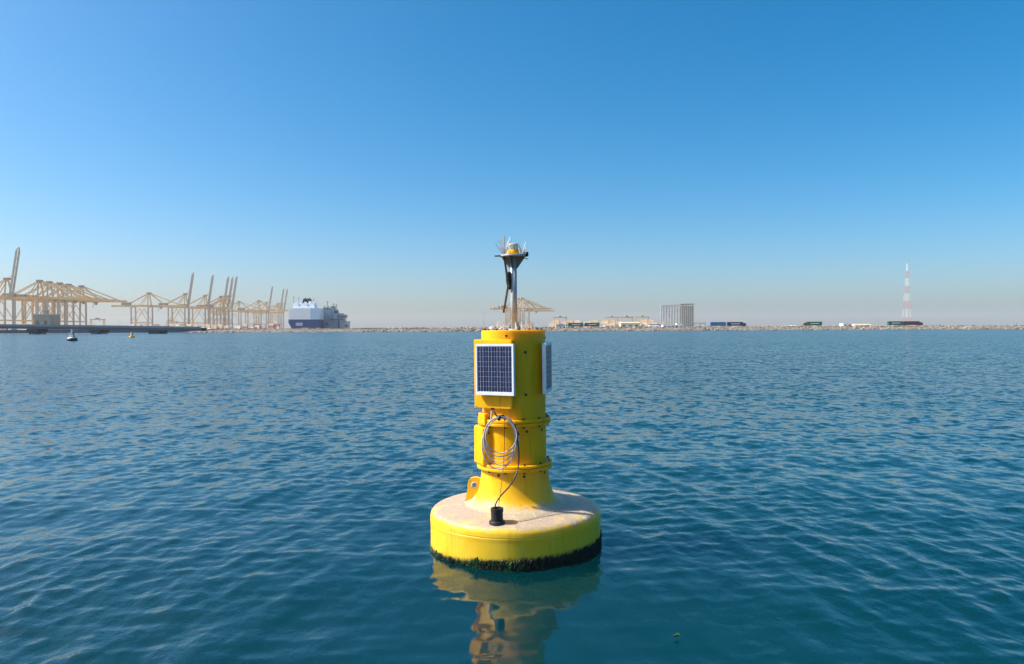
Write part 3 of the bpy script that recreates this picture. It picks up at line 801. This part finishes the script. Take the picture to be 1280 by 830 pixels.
# --- low bridge on the left
def bridge():
    t = empty('bridge', (0, 0, 0)); tag(t, 'low grey bridge on dark piers crossing the water at left', 'bridge')
    Yb = 452.0
    xs = [px(x, Yb) for x in (-260, -180, -100, -35, 41, 119, 193, 251)]
    def zt(x): return 6.5 + (x-px(0, Yb))/(px(245, Yb)-px(0, Yb))*(4.5-6.5)
    for a, b in zip(xs, xs[1:]):
        za, zb = zt(a), zt(b)
        mb = MB()
        y0, y1 = Yb, Yb+9
        def slab(zo, h, y0, y1):
            mb.add([(a+.02, y0, za+zo-h), (b-.02, y0, zb+zo-h), (b-.02, y1, zb+zo-h), (a+.02, y1, za+zo-h), (a+.02, y0, za+zo), (b-.02, y0, zb+zo), (b-.02, y1, zb+zo), (a+.02, y1, za+zo)],
                   [(3,2,1,0), (4,5,6,7), (0,1,5,4), (1,2,6,5), (2,3,7,6), (3,0,4,7)])
        slab(-.9, .5, y0, y1); mb.build('deck_span', M['conc'], t)
        mb = MB(); slab(-.1, .8, y0, y0+.3); mb.build('parapet', M['conc'], t)
        mb = MB(); slab(-1.42, 1.5, y0+.3, y0+1.3); mb.build('girder', M['bridgeblue'], t)
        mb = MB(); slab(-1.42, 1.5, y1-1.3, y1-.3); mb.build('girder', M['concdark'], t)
    for x in xs[:-1]:
        z = zt(x)
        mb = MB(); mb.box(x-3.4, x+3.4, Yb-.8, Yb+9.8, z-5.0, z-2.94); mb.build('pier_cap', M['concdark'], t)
        for k in (-2.4, -.8, .8, 2.4):
            for yy in (Yb+1, Yb+8):
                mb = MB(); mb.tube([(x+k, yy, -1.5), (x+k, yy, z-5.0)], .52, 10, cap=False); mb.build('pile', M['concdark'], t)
bridge()

# --- containers in the yards
def container_mesh(L=12.2, W=2.44, H=2.6):
    mb = MB(); x = L/2; y = W/2
    mb.box(-x+.12, x-.12, -y+.05, y-.05, .1, H-.08)
    for sx in (-1, 1):
        for sy in (-1, 1): mb.box(sx*x-.1 if sx < 0 else x-.2, sx*x+.2 if sx < 0 else x+.0, sy*y-.1 if sy > 0 else -y, sy*y if sy > 0 else -y+.1, 0, H)
    n = 11
    for k in range(n):
        xx = -x+.5+(L-1.0)*k/(n-1)
        mb.box(xx-.25, xx+.25, -y+.01, -y+.055, .25, H-.2)
    mb.box(-x, x, -y+.0, -y+.12, H-.14, H)
    mb.box(-x, x, -y+.0, -y+.12, 0, .16)
    return mb
cmesh = {k: container_mesh().mesh('shipping_container', M['c_'+k]) for k in CC}
rr = random.Random(21)
def stack_row(x0, x1, D, hmax, cols, label, group, dens=1.0, z=LAND_Z+.02):
    x = px(x0, D)
    xe = px(x1, D)
    ords = ['first', 'second', 'third', 'fourth', 'fifth', 'sixth', 'seventh', 'eighth', 'ninth', 'tenth', 'eleventh', 'twelfth'] + ['%s' % w for w in
            'thirteenth fourteenth fifteenth sixteenth seventeenth eighteenth nineteenth twentieth twenty-first twenty-second twenty-third twenty-fourth twenty-fifth twenty-sixth twenty-seventh twenty-eighth twenty-ninth thirtieth'.split()]
    ns = 0
    while x < xe:
        if rr.random() < dens:
            ns += 1
            h = rr.randint(max(1, hmax-1), hmax); dd = rr.uniform(-3, 3)
            for k in range(h):
                c = rr.choice(cols)
                o = link('shipping_container', cmesh[c], None, (x+6.1, D+dd, z+k*2.62), (0, 0, R(-24)))
                tag(o, '%s container, %s of the %s stack from the left %s' % (c, 'top' if k == h-1 else ('lowest', 'second-up', 'third-up', 'fourth-up')[k], ords[ns-1], label), 'container', group)
        x += 11.6 if rr.random() < .85 else 17
stack_row(24, 41, 880, 3, ['rust red', 'tan', 'rust red'], 'beside the grey shed', 'containers left of the grey shed')
stack_row(-2, 6, 900, 4, ['rust red', 'tan'], 'at the left edge', 'containers at the left edge')
stack_row(108, 160, 1250, 3, ['rust red', 'tan', 'grey', 'pink beige'], 'under the five-crane row', 'containers under the crane row', .8)
stack_row(162, 345, 1380, 4, ['pink beige', 'tan', 'cream', 'rust red', 'grey'], 'beneath the raised-boom cranes', 'containers beneath the raised-boom cranes', .85)
stack_row(686, 826, 1080, 3, ['pink beige', 'tan', 'cream', 'grey', 'blue'], 'of the right-hand near yard', 'containers right of the buoy', .9)
stack_row(690, 815, 1180, 5, ['pink beige', 'tan', 'cream', 'tan'], 'of the right-hand rear yard', 'rear containers right of the buoy', .9)

# --- rubber-tyred yard gantries among the containers
def gantry_proto():
    t = empty('yard_gantry')
    for x in (-11.5, 11.5):
        for y in (-4, 4): beam(t, 'leg', 'crane', ((x, y, 1.2), (x, y*.8, 19), 1.1, 1.1))
        beam(t, 'base_beam', 'crane', ((x, -5, 1.5), (x, 5, 1.5), 1.2, 1.2))
        for y in (-4, 4): mb = MB(); mb.tube([(x-.5, y, .75), (x+.5, y, .75)], .75, 10); mb.build('wheel', M['tyre'], t)
    for y in (-3.2, 3.2): beam(t, 'top_girder', 'crane', ((-13, y, 20), (13, y, 20), 1.1, 1.8))
    mb = MB(); mb.box(-3, 2, -3.6, 3.6, 20.95, 23); mb.build('trolley', M['house'], t)
    mb = MB(); mb.box(3, 5, -1.2, 1.2, 16.2, 19.05); mb.build('cab', M['bwhite'], t)
    return t
g0 = gantry_proto()
for k, (x, D, lab) in enumerate(((700, 1350, 'beige yard gantry nearest the buoy among the right-hand containers'), (765, 1380, 'beige yard gantry behind the green trucks at right'),
                             (783, 1360, 'beige yard gantry in the middle of the right-hand container yard'), (803, 1360, 'beige yard gantry nearest the tall glass building'),
                             (122, 1350, 'beige yard gantry under the booms of the five-crane row'), (215, 1700, 'yard gantry right of the lone lowered-boom crane'))):
    o = g0 if k == 0 else copy_tree(g0)
    o.location = (px(x, D), D, LAND_Z+.02); o.rotation_euler = (0, 0, R(0 if k % 2 else 8)); tag(o, lab, 'gantry crane', 'yard gantries')

# --- sheds and low buildings
M['shedgrey'] = mat('shed_cladding', (0.20, 0.21, 0.18), 0.7, 0, 0.2, 0.1)
def shed(name, x0, x1, ytop, D, depth, wall, roof, label, pitched=0.0, doors=0, cat='building', ybase=None):
    a, b = px(x0, D), px(x1, D); zt = pz((x0+x1)/2, ytop, D); z0 = LAND_Z+.02
    t = empty(name, ((a+b)/2, D, z0)); tag(t, label, cat)
    hw = (b-a)/2; h = zt-z0-pitched
    MB().box(-hw, hw, 0, depth, 0, h).build('wall', M[wall], t)
    mb = MB()
    e = min(.4, hw*.05)
    if pitched > 0:
        v = [(-hw-e, -e, h+.003), (hw+e, -e, h+.003), (hw+e, depth+e, h+.003), (-hw-e, depth+e, h+.003), (-hw-e, depth/2, h+pitched), (hw+e, depth/2, h+pitched)]
        mb.add(v, [(3,2,1,0), (0,1,5,4), (2,3,4,5), (0,4,3), (1,2,5)])
    else: mb.box(-hw-e, hw+e, -e, depth+e, h+.003, h+.35)
    mb.build('roof', M[roof], t)
    for k in range(doors):
        xx = -hw + (2*hw)*(k+.5)/doors; dw = min(2.0, hw/doors*.6)
        MB().box(xx-dw, xx+dw, -.06, -.004, .05, h*.62).build('door', M['darkglass'], t)
    return t
shed('warehouse', 42, 62, 393.2, 870, 20, 'shedgrey', 'greyw', 'grey flat-roofed shed standing behind the bridge at left', 0, 2)
shed('warehouse', 54.5, 57.5, 388, 900, 6, 'house', 'greyw', 'slim brown tower rising behind the grey shed', 0, 0)
shed('low_building', 829, 853.5, 406.2, 720, 9, 'bwhite', 'bwhite', 'long low white building in front of the tall glass building', 0, 5)
shed('low_building', 846, 852, 404.3, 735, 6, 'bwhite', 'bwhite', 'small white block rising behind the long low white building', 0, 1)
shed('low_building', 1054, 1065, 404.6, 700, 8, 'bwhite', 'bwhite', 'short white hut left of the lattice mast', 0, 2)
shed('low_building', 1069, 1089, 404.9, 710, 9, 'bwhite', 'cream', 'long cream roofed white hut nearest the lattice mast', .8, 3)
shed('low_building', 984, 996, 406.6, 690, 8, 'cream', 'cream', 'small cream shed beside the red-cab truck', .6, 1)
shed('warehouse', 776, 800, 402.5, 1000, 16, 'cream', 'cream', 'cream warehouse in the container yard at right', 1.2, 3)
shed('warehouse', 756, 769, 405.8, 800, 10, 'bwhite', 'orange', 'small white warehouse with orange roof by the container yard', 1.0, 2)
shed('warehouse', 812, 824, 406.8, 900, 10, 'greyw', 'cream', 'grey warehouse left of the tall glass building', .8, 2)
for (x0, x1, yt, D, lab) in ((166, 181, 407.2, 800, 'pale low shed behind the bridge near its middle'), (206, 226, 407.6, 820, 'pale low shed behind the right end of the bridge')):
    shed('low_building', x0, x1, yt, D, 12, 'cream', 'bwhite', lab, .6, 2)
shed('site_hut', 259, 262.5, 410.2, 585, 3, 'bwhite', 'bwhite', 'small white hut at the left tip of the breakwater', .4, 1, 'hut')

# --- tall building under its sloping roof
def tall_building():
    D = 1200.0; x0 = px(827, D); z0 = LAND_Z+.02
    t = empty('tower_building', (px(851, D), D, z0), R(0)); tag(t, 'tall building with glass facade, pale fins and oversailing roof', 'building')
    h = 36.0
    # two wings meeting at the corner nearest to the camera
    def wing(a, b, n, wallm, finm, fw):
        a = Vector((*a, 0)); b = Vector((*b, 0)); d = (b-a); l = d.length; d.normalize(); n_ = Vector((d.y, -d.x, 0))
        if n_.y > 0: n_ = -n_
        mb = MB(); back = -n_*16
        v = [a, b, b+back, a+back]; mb.add([Vector((p.x, p.y, 0)) for p in v] + [Vector((p.x, p.y, h)) for p in v], [(3,2,1,0), (4,5,6,7), (0,1,5,4), (1,2,6,5), (2,3,7,6), (3,0,4,7)])
        mb.build('wall', M[wallm], t)
        for k in range(n+1):
            p = a + d*(l*k/n) + n_*.5
            mb = MB().bar(p, p+Vector((0,0,h+.8)), fw, 1.0, up=(n_.x, n_.y, 0)); mb.build('fin', M[finm], t)
        for fl in range(1, 10):
            z = h*fl/10
            mb = MB().bar(a+n_*.12+Vector((0,0,z)), b+n_*.12+Vector((0,0,z)), .25, .7); mb.build('floor_band', M['greyw'], t)
    wing((-30, 13), (-1.2, 0), 12, 'tglass', 'bwhite', .55)
    wing((1.2, 0), (22.5, 7), 6, 'greyw', 'cream', 1.7)
    mb = MB()
    v = [(-31.5, 12, h+.6), (0, -2.2, h+1.9), (24.5, 5, h+2.4), (24.5, 26, h+2.4), (-30, 30, h+.6)]
    mb.add(v + [(x, y, z+1.5) for x, y, z in v], [(4,3,2,1,0), (5,6,7,8,9)] + [(i, (i+1)%5, 5+(i+1)%5, 5+i) for i in range(5)])
    mb.build('roof', M['greyw'], t)
    for x in (-28, -14, 0, 12, 22):
        MB().bar((x, 8, h), (x, 8, h+2.2), .5).build('roof_post', M['greyw'], t)
M['tglass'] = mat('blue_glass', (0.19, 0.245, 0.30), 0.3, 0, 0.2, 0.1)
tall_building()
def portal_frame():
    D = 700.0; t = empty('steel_portal', (px(875, D), D, LAND_Z+.02)); tag(t, 'grey open steel portal frame right of the tall building', 'frame')
    for x in (-5.2, 0, 5.2): MB().bar((x, 0, 0), (x, 0, 3.6), .45).build('post', M['greyw'], t)
    MB().bar((-5.8, 0, 3.9), (5.8, 0, 3.9), .6, .6).build('lintel', M['greyw'], t)
portal_frame()

# --- lattice mast
def lattice_mast():
    D = 900.0; H = 78.5
    t = empty('lattice_mast', (px(1133.4, D), D, LAND_Z+.02)); t.rotation_euler = (0, R(0.9), R(20)); tag(t, 'tall red and white lattice radio mast on the far shore', 'mast')
    def hw(z): return 3.7*(1-z/H)**1.0*.92 + .45
    nlev = 16; zs = [H*(k/nlev)**.93 for k in range(nlev+1)]
    for k in range(nlev):
        a, b = zs[k], zs[k+1]; ra, rb = hw(a), hw(b); mt = 'lattice_red' if k % 4 < 2 else 'lattice_white'
        if k % 4 == 0 or k % 4 == 2: mb = MB()
        cs = [(-1,-1), (1,-1), (1,1), (-1,1)]
        for i in range(4):
            c, d = cs[i], cs[(i+1) % 4]
            mb.bar((c[0]*ra, c[1]*ra, a), (c[0]*rb, c[1]*rb, b), .19)
            mb.bar((c[0]*ra, c[1]*ra, a), (d[0]*rb, d[1]*rb, b), .06); mb.bar((d[0]*ra, d[1]*ra, a), (c[0]*rb, c[1]*rb, b), .06)
            mb.bar((c[0]*rb, c[1]*rb, b), (d[0]*rb, d[1]*rb, b), .06)
        if k % 4 == 1 or k % 4 == 3: mb.build('mast_section', M[mt], t)
    MB().bar((0, 0, H), (0, 0, H+4), .22).build('top_aerial', M['lattice_red'], t)
lattice_mast()

# --- lorries
def lorry(name, x_from, x_to, Y, col, cab, cabcol, label, group, band=None):
    """container trailer spanning two picture columns at depth Y; cab at 'L', 'R' or None"""
    a, b = px(x_from, Y), px(x_to, Y); L = b-a; z0 = LAND_Z+.052
    t = empty(name, ((a+b)/2, Y, z0)); tag(t, label, 'truck' if cab else 'trailer', group)
    c = container_mesh(L, 2.44, 2.75).build('container', M['c_'+col], t); c.location = (0, 0, 1.35)
    if band:
        MB().box(-L*.28, L*.30, -1.2325, -1.222, 1.35, 2.0).build('lettering', M['bwhite'], t).location = (0, 0, .95)
    MB().box(-L/2, L/2, -.9, .9, 1.05, 1.345).build('chassis', M['tyre'], t)
    wm = MB(); wm.tube([(0, -.28, 0), (0, .28, 0)], .5, 14); me = wm.mesh('wheel', M['tyre'])
    for sx in ((.28, .36, .44) if cab != 'R' else (-.28, -.36, -.44)):
        for sy in (-.95, .95): link('wheel', me, t, (L*sx, sy, .5))
    MB().box((-L*.3 if cab != 'R' else L*.3)-.12, (-L*.3 if cab != 'R' else L*.3)+.12, -.8, .8, .05, 1.045).build('landing_leg', M['tyre'], t)
    if cab:
        s = -1 if cab == 'L' else 1
        x0 = s*(L/2+.35)
        poly = [(0, .55), (2.3, .55), (2.35, 1.6), (2.1, 2.9), (1.3, 3.35), (0, 3.4)]
        Mx = Matrix(((s, 0, 0, x0), (0, 0, -1, 0), (0, 1, 0, 0), (0, 0, 0, 1)))
        cb = MB().prism(poly, Mx, 2.4).build('cab', M[cabcol], t)
        g = MB(); g.add([Vector((x0+s*2.352, -1.0, 1.75)), Vector((x0+s*2.352, 1.0, 1.75)), Vector((x0+s*2.16, 1.0, 2.75)), Vector((x0+s*2.16, -1.0, 2.75)),
                         Vector((x0+s*2.30, -1.0, 1.75)), Vector((x0+s*2.30, 1.0, 1.75)), Vector((x0+s*2.10, 1.0, 2.75)), Vector((x0+s*2.10, -1.0, 2.75))], [(0,1,2,3), (7,6,5,4), (0,4,5,1), (1,5,6,2), (2,6,7,3), (3,7,4,0)]); g.build('windscreen', M['darkglass'], cb)
        MB().box(min(x0+s*.9, x0+s*1.9), max(x0+s*.9, x0+s*1.9), -1.215, -1.203, 1.7, 2.6).build('side_window', M['darkglass'], cb)
        MB().box(min(x0-s*1.2, x0+s*2.2), max(x0-s*1.2, x0+s*2.2), -.85, .85, .45, 1.0).build('tractor_frame', M['tyre'], t)
        for q in (-.6, 1.6):
            for sy in (-1.0, 1.0): link('wheel', me, t, (x0+s*q, sy, .5))
M['cabwhite'] = M['bwhite']; M['cabred'] = mat('cab_red', (0.40, 0.06, 0.05), 0.4, 0, 0.15, 0.5); M['cabdark'] = mat('cab_dark', (0.10, 0.07, 0.07), 0.4, 0, 0.15, 0.5)
TG = 'container lorries on the breakwater road'
Yr = 588.0
lorry('container_truck', 710.6, 728.8, Yr, 'green', 'L', 'cabwhite', 'green container truck with white cab just right of the buoy', TG, True)
lorry('container_trailer', 731.0, 749.2, Yr, 'green', None, None, 'green container trailer following the white-cab truck', TG, True)
lorry('container_trailer', 888.2, 907.0, Yr, 'bright blue', None, None, 'bright blue container trailer left of the navy truck', TG)
lorry('container_truck', 909.2, 928.2, Yr, 'navy', 'R', 'cabdark', 'navy container truck with dark cab right of the tall building', TG, True)
lorry('container_truck', 1008.2, 1026.8, Yr, 'green', 'L', 'cabred', 'green container truck with red cab standing alone on the breakwater', TG, True)
lorry('container_trailer', 1109.8, 1127.8, Yr, 'green', None, None, 'green container trailer at the foot of the lattice mast', TG, True)
lorry('container_truck', 1128.6, 1148.6, Yr, 'maroon', 'R', 'cabdark', 'maroon container truck at the foot of the lattice mast', TG)

# --- the ships
def car_carrier():
    D = 800.0
    t = empty('car_carrier_ship', (px(380, D), D, -.3)); tag(t, 'white car carrier ship with navy blue hull seen from astern', 'ship')
    W = 17.2; Lh = 150.0
    # navy lower hull: stern cross-section sweeping in towards the waterline, running away from the camera
    sec = [(-W*.60, 0), (-W*.80, 3.5), (-W*.97, 9), (-W, 13.6), (W, 13.6), (W*1.0, 9), (W*.97, 3.5), (W*.92, 0)]
    def run(sec, y0, y1, name, mt, shift=-22, parent=t):
        n = len(sec); v = [(x, y0, z) for x, z in sec] + [(x+shift*(y1-y0)/Lh, y1, z) for x, z in sec]
        return MB().add(v, [tuple(range(n)), tuple(range(n, 2*n))[::-1]] + [((i+1)%n, i, n+i, n+(i+1)%n) for i in range(n)]).build(name, M[mt], parent)
    hl = run(sec, 0, Lh, 'hull', 'navy')
    up = run([(-W, 13.62), (-W, 26.3), (W, 26.3), (W, 13.62)], -.3, Lh, 'upper_hull', 'shipwhite')
    for k in range(7):
        z = 15.2+k*1.6; MB().box(-W*.90, W*.98, -.42, -.31, z, z+.14).build('hull_seam', M['shipgrey'], up)
    MB().box(W*.42, W*.995, -.5, -.305, 13.9, 26.0).build('stern_door', M['shipblue'], up)
    run([(-W*.82, 26.32), (-W*.80, 32.0), (W*.55, 32.0), (W*.60, 26.32)], 6, 34, 'deckhouse', 'shipwhite')
    for x in (-7.0, 3.0): MB().box(x-1.2, x+1.2, 5.7, 5.98, 28.4, 30.2).build('deckhouse_window', M['shipgrey'], t)
    for x in (-2.4, 2.0):
        mb = MB(); mb.prism([(-2.3, 32.02), (2.3, 32.02), (1.5, 37.2), (-1.0, 37.2)], Matrix(((1,0,0,x), (0,0,-1,14), (0,1,0,0), (0,0,0,1))), 8); f_ = mb.build('funnel', M['funnel'], t)
        MB().tube([(x+.3, 14, 37.21), (x+.3, 14, 38.4)], .55, 10).build('exhaust_pipe', M['funnel'], f_)
    for k, (x, h, y) in enumerate(((-13.6, 40, 8), (-11.2, 38.5, 16), (-8.8, 38.6, 10), (-5.5, 37, 20), (8.2, 37.2, 10), (11.8, 36.0, 9))):
        mb = MB(); zb = 32.02 if x < 9 else 26.32
        mb.bar((x, y, zb), (x, y, h), .55); mb.bar((x-1.1, y, h-1.8), (x+1.1, y, h-1.8), .3); mb.build('deck_mast', M['shipwhite'] if k % 2 else M['shipgrey'], t)
    for k in range(5): MB().box(-12+k*5.0, -9.5+k*5.0, 8, 12, 32.02, 33.4+(k % 2)*.8).build('vent_house', M['shipwhite'], t)
    MB().box(-3, 5, -.35, -.005, 3.6, 4.2).build('name_lettering', M['shipwhite'], hl)
    MB().box(-9, -1.5, -.30, -.005, 6.6, 10.0).build('mooring_port', M['shipgrey'], hl)
    MB().box(-W-1.6, -W+.5, 3, 7, 9.6, 11.4).build('side_platform', M['shipgrey'], t)
M['shipblue'] = mat('ship_pale_blue', (0.34, 0.50, 0.66), 0.5, 0, 0.12, 0.05)
car_carrier()
def grey_ship():
    D = 840.0
    t = empty('grey_ship', (px(416, D), D, -.3)); tag(t, 'grey ship with stepped superstructure and masts right of the white ship', 'ship')
    def blk(name, x0, x1, z0, z1, y0=0, y1=18, mt='shipgrey', par=t):
        return MB().box(px(416+x0, D)-px(416, D), px(416+x1, D)-px(416, D), y0, y1, z0, z1).build(name, M[mt], par)
    zz = lambda y: pz(415, y, D)+.3
    sec = [(-14, zz(416)), (-15, zz(402.6)), (15.2, zz(402.6)), (17.6, zz(401.5)), (16.4, zz(416))]
    k = D/FPX
    mb = MB().prism([(x*k, z) for x, z in sec], Matrix(((1,0,0,0), (0,0,-1,9), (0,1,0,0), (0,0,0,1))), 18); hl = mb.build('hull', M['shipgreyl'], t)
    blk('deckhouse', -14.5, -3, zz(402.6)+.02, zz(386.5), 2, 16)
    blk('deckhouse', -2.98, 1.0, zz(402.6)+.02, zz(384.5), 3, 15)
    blk('deckhouse', 1.02, 5.0, zz(402.6)+.02, zz(391.5), 2, 16)
    blk('bridge_deck', 5.02, 14.8, zz(397.0), zz(394.2), 1, 15, 'shipdark')
    blk('deckhouse', 5.02, 13.5, zz(402.6)+.02, zz(397.05), 3, 14)
    blk('awning', 9.0, 15.0, zz(394.15), zz(393.2), 2, 14, 'shipgreyl')
    blk('stern_gallery', -3, 13, zz(400.2), zz(398.8), -1.2, -.02, 'shipdark')
    blk('boat_bay', -9, -6, zz(405.6), zz(404.0), -.5, -.01, 'funnel', hl)
    blk('boat_bay', 6.4, 8.6, zz(410), zz(400), -.4, -.01, 'shipdark', hl)
    blk('fender', 15.4, 18.6, zz(408.2), zz(406.6), -1.5, 1.0, 'funnel')
    for (x, y0, y1) in ((-12, 386.5, 381.5), (-8.6, 386.5, 376), (-7, 386.5, 382), (-1, 384.5, 378.5), (2.5, 391.5, 379.5), (-4, 386.5, 382), (7, 394.2, 390.5), (4, 391.5, 386)):
        X = x*k; mb = MB(); mb.bar((X, 8, zz(y0)), (X, 8, zz(y1)), .5); mb.bar((X-1.3, 8, zz(y1)-1.4), (X+1.3, 8, zz(y1)-1.4), .3); mb.build('ship_mast', M['shipdark'], t)
    for (x, y0, y1, w_) in ((-11, 386.5, 384.2, 2.2), (-5.5, 386.5, 384.6, 1.6), (-1, 384.5, 382.6, 1.5), (3, 391.5, 388, 1.6), (10, 393.2, 391.8, 1.4)):
        X = x*k; mb = MB(); mb.box(X-w_, X+w_, 5, 11, zz(y0)+.02, zz(y1)); mb.build('deck_gear', M['shipdark'], t)
grey_ship()

# --- small channel buoys far off
def far_buoy_pale():
    D = 157.0; t = empty('channel_buoy', (px(90.2, D), D, 0)); tag(t, 'small pale conical channel buoy with dark float off the bridge', 'buoy')
    MB().lathe([(.6, -.3), (1.0, -.15), (1.02, .42), (.95, .52)], 24).build('float', M['black'], t)
    MB().lathe([(.95, .53), (.93, .70), (.40, .86), (.02, .87)], 24, close=False).build('deck', M['c_cream'], t)
    mb = MB()
    for k in range(4):
        a = PI/4+k*PI/2; MB().bar((.58*math.cos(a), .58*math.sin(a), .74), (.20*math.cos(a), .20*math.sin(a), 2.0), .10).build('tower_leg', M['guano'], t)
    for z, r in ((1.15, .46), (1.6, .33)):
        MB().lathe([(r-.06, z), (r, z), (r, z+.07), (r-.06, z+.07), (r-.06, z)], 16, close=False).build('tower_ring', M['guano'], t)
    for k in range(4):
        a = k*PI/2; d = Vector((math.cos(a), math.sin(a), 0)); s_ = Vector((-d.y, d.x, 0))
        MB().add([d*.42+s_*.36+Vector((0,0,.9)), d*.42-s_*.36+Vector((0,0,.9)), d*.20-s_*.16+Vector((0,0,1.75)), d*.20+s_*.16+Vector((0,0,1.75)),
                  d*.39+s_*.36+Vector((0,0,.9)), d*.39-s_*.36+Vector((0,0,.9)), d*.17-s_*.16+Vector((0,0,1.75)), d*.17+s_*.16+Vector((0,0,1.75))],
                 [(0,1,2,3), (7,6,5,4), (0,4,5,1), (1,5,6,2), (2,6,7,3), (3,7,4,0)]).build('side_panel', M['guano'], t)
    MB().lathe([(.30, 2.0), (.30, 2.06), (.10, 2.10), (.09, 2.5), (.02, 2.62)], 16).build('lantern', M['greyw'], t)
far_buoy_pale()
def far_buoy_yellow():
    D = 225.0; t = empty('channel_buoy', (px(164.8, D), D, 0)); tag(t, 'tiny yellow channel buoy right of the pale conical one', 'buoy')
    MB().lathe([(.45, -.3), (.78, -.15), (.80, .32), (.70, .42)], 24).build('float', M['yellow'], t)
    MB().lathe([(.42, .43), (.36, .60), (.34, 1.35), (.30, 1.40)], 20).build('column', M['yellow'], t)
    MB().lathe([(.08, 1.41), (.08, 1.72), (.13, 1.74), (.13, 1.90), (.02, 1.95)], 12).build('lantern', M['greyw'], t)
far_buoy_yellow()

# --- light poles along the shore
def pole_proto():
    t = empty('light_pole')
    MB().tube([(0, 0, 0), (0, 0, 17)], [.28, .14], 8).build('pole', M['greyw'], t)
    MB().bar((-1.3, 0, 16.8), (1.3, 0, 16.8), .18).build('cross_arm', M['greyw'], t)
    for s in (-1.2, 1.2): MB().box(s-.35, s+.35, -.25, .25, 16.5, 16.7).build('lamp_head', M['greyw'], t)
    return t
p0 = pole_proto()
for k, (x, D, s, lab) in enumerate(((605, 760, .95, 'thin light pole just left of the buoy top'), (826.6, 800, 1.2, 'light pole at the left edge of the tall building'), (929, 760, .62, 'light pole behind the cab of the navy truck'),
                          (1271, 800, .55, 'light pole at the far right edge'), (118, 1100, 1.0, 'light pole right of the five-crane row'), (150, 1150, 1.0, 'light pole left of the lone lowered-boom crane'), (693, 900, .8, 'light pole just right of the buoy top'), (502, 760, .35, 'short light pole midway between the ships and the buoy'))):
    o = p0 if k == 0 else copy_tree(p0)
    o.location = (px(x, D), D, LAND_Z+.02); o.scale = (1, 1, s); tag(o, lab, 'light pole', 'light poles along the shore')

# --- scrap of flotsam near the camera
fl = MB(); rr = random.Random(2)
fx, fy = px(845.5, 5.34), 5.34
for k in range(7):
    a = rr.uniform(0, 6.28); l = rr.uniform(.006, .014); c0 = Vector((rr.uniform(-.02, .02), rr.uniform(-.012, .012), .012)); d = Vector((math.cos(a), math.sin(a), rr.uniform(.1, .5)))*l; s_ = Vector((-math.sin(a), math.cos(a), 0))*.006
    fl.add([c0-d-s_, c0-d+s_, c0+d+s_, c0+d-s_, c0+Vector((0,0,-.02))], [(0,1,2,3), (0,4,1), (1,4,2), (2,4,3), (3,4,0)])
o = fl.build('weed_scrap', M['weed'], None, (fx, fy, .01)); tag(o, 'tiny scrap of floating weed at lower right of the buoy', 'weed')

# ------------------------------------------------------------------ the air
hz = MB().box(-9200, 9200, -700, 8600, -3.0, 150.0).build('haze', None); hz['kind'] = 'stuff'; hz['label'] = 'thin pale haze over the harbour'
m = bpy.data.materials.new('haze_air'); m.use_nodes = True; nt = m.node_tree; nt.nodes.clear()
pv = nm(nt, 'ShaderNodeVolumePrincipled'); mo = nm(nt, 'ShaderNodeOutputMaterial')
pv.inputs['Color'].default_value = (0.88, 0.885, 0.87, 1); pv.inputs['Density'].default_value = 0.000085; pv.inputs['Anisotropy'].default_value = 0.1
nt.links.new(pv.outputs['Volume'], mo.inputs['Volume'])
hz.data.materials.append(m)
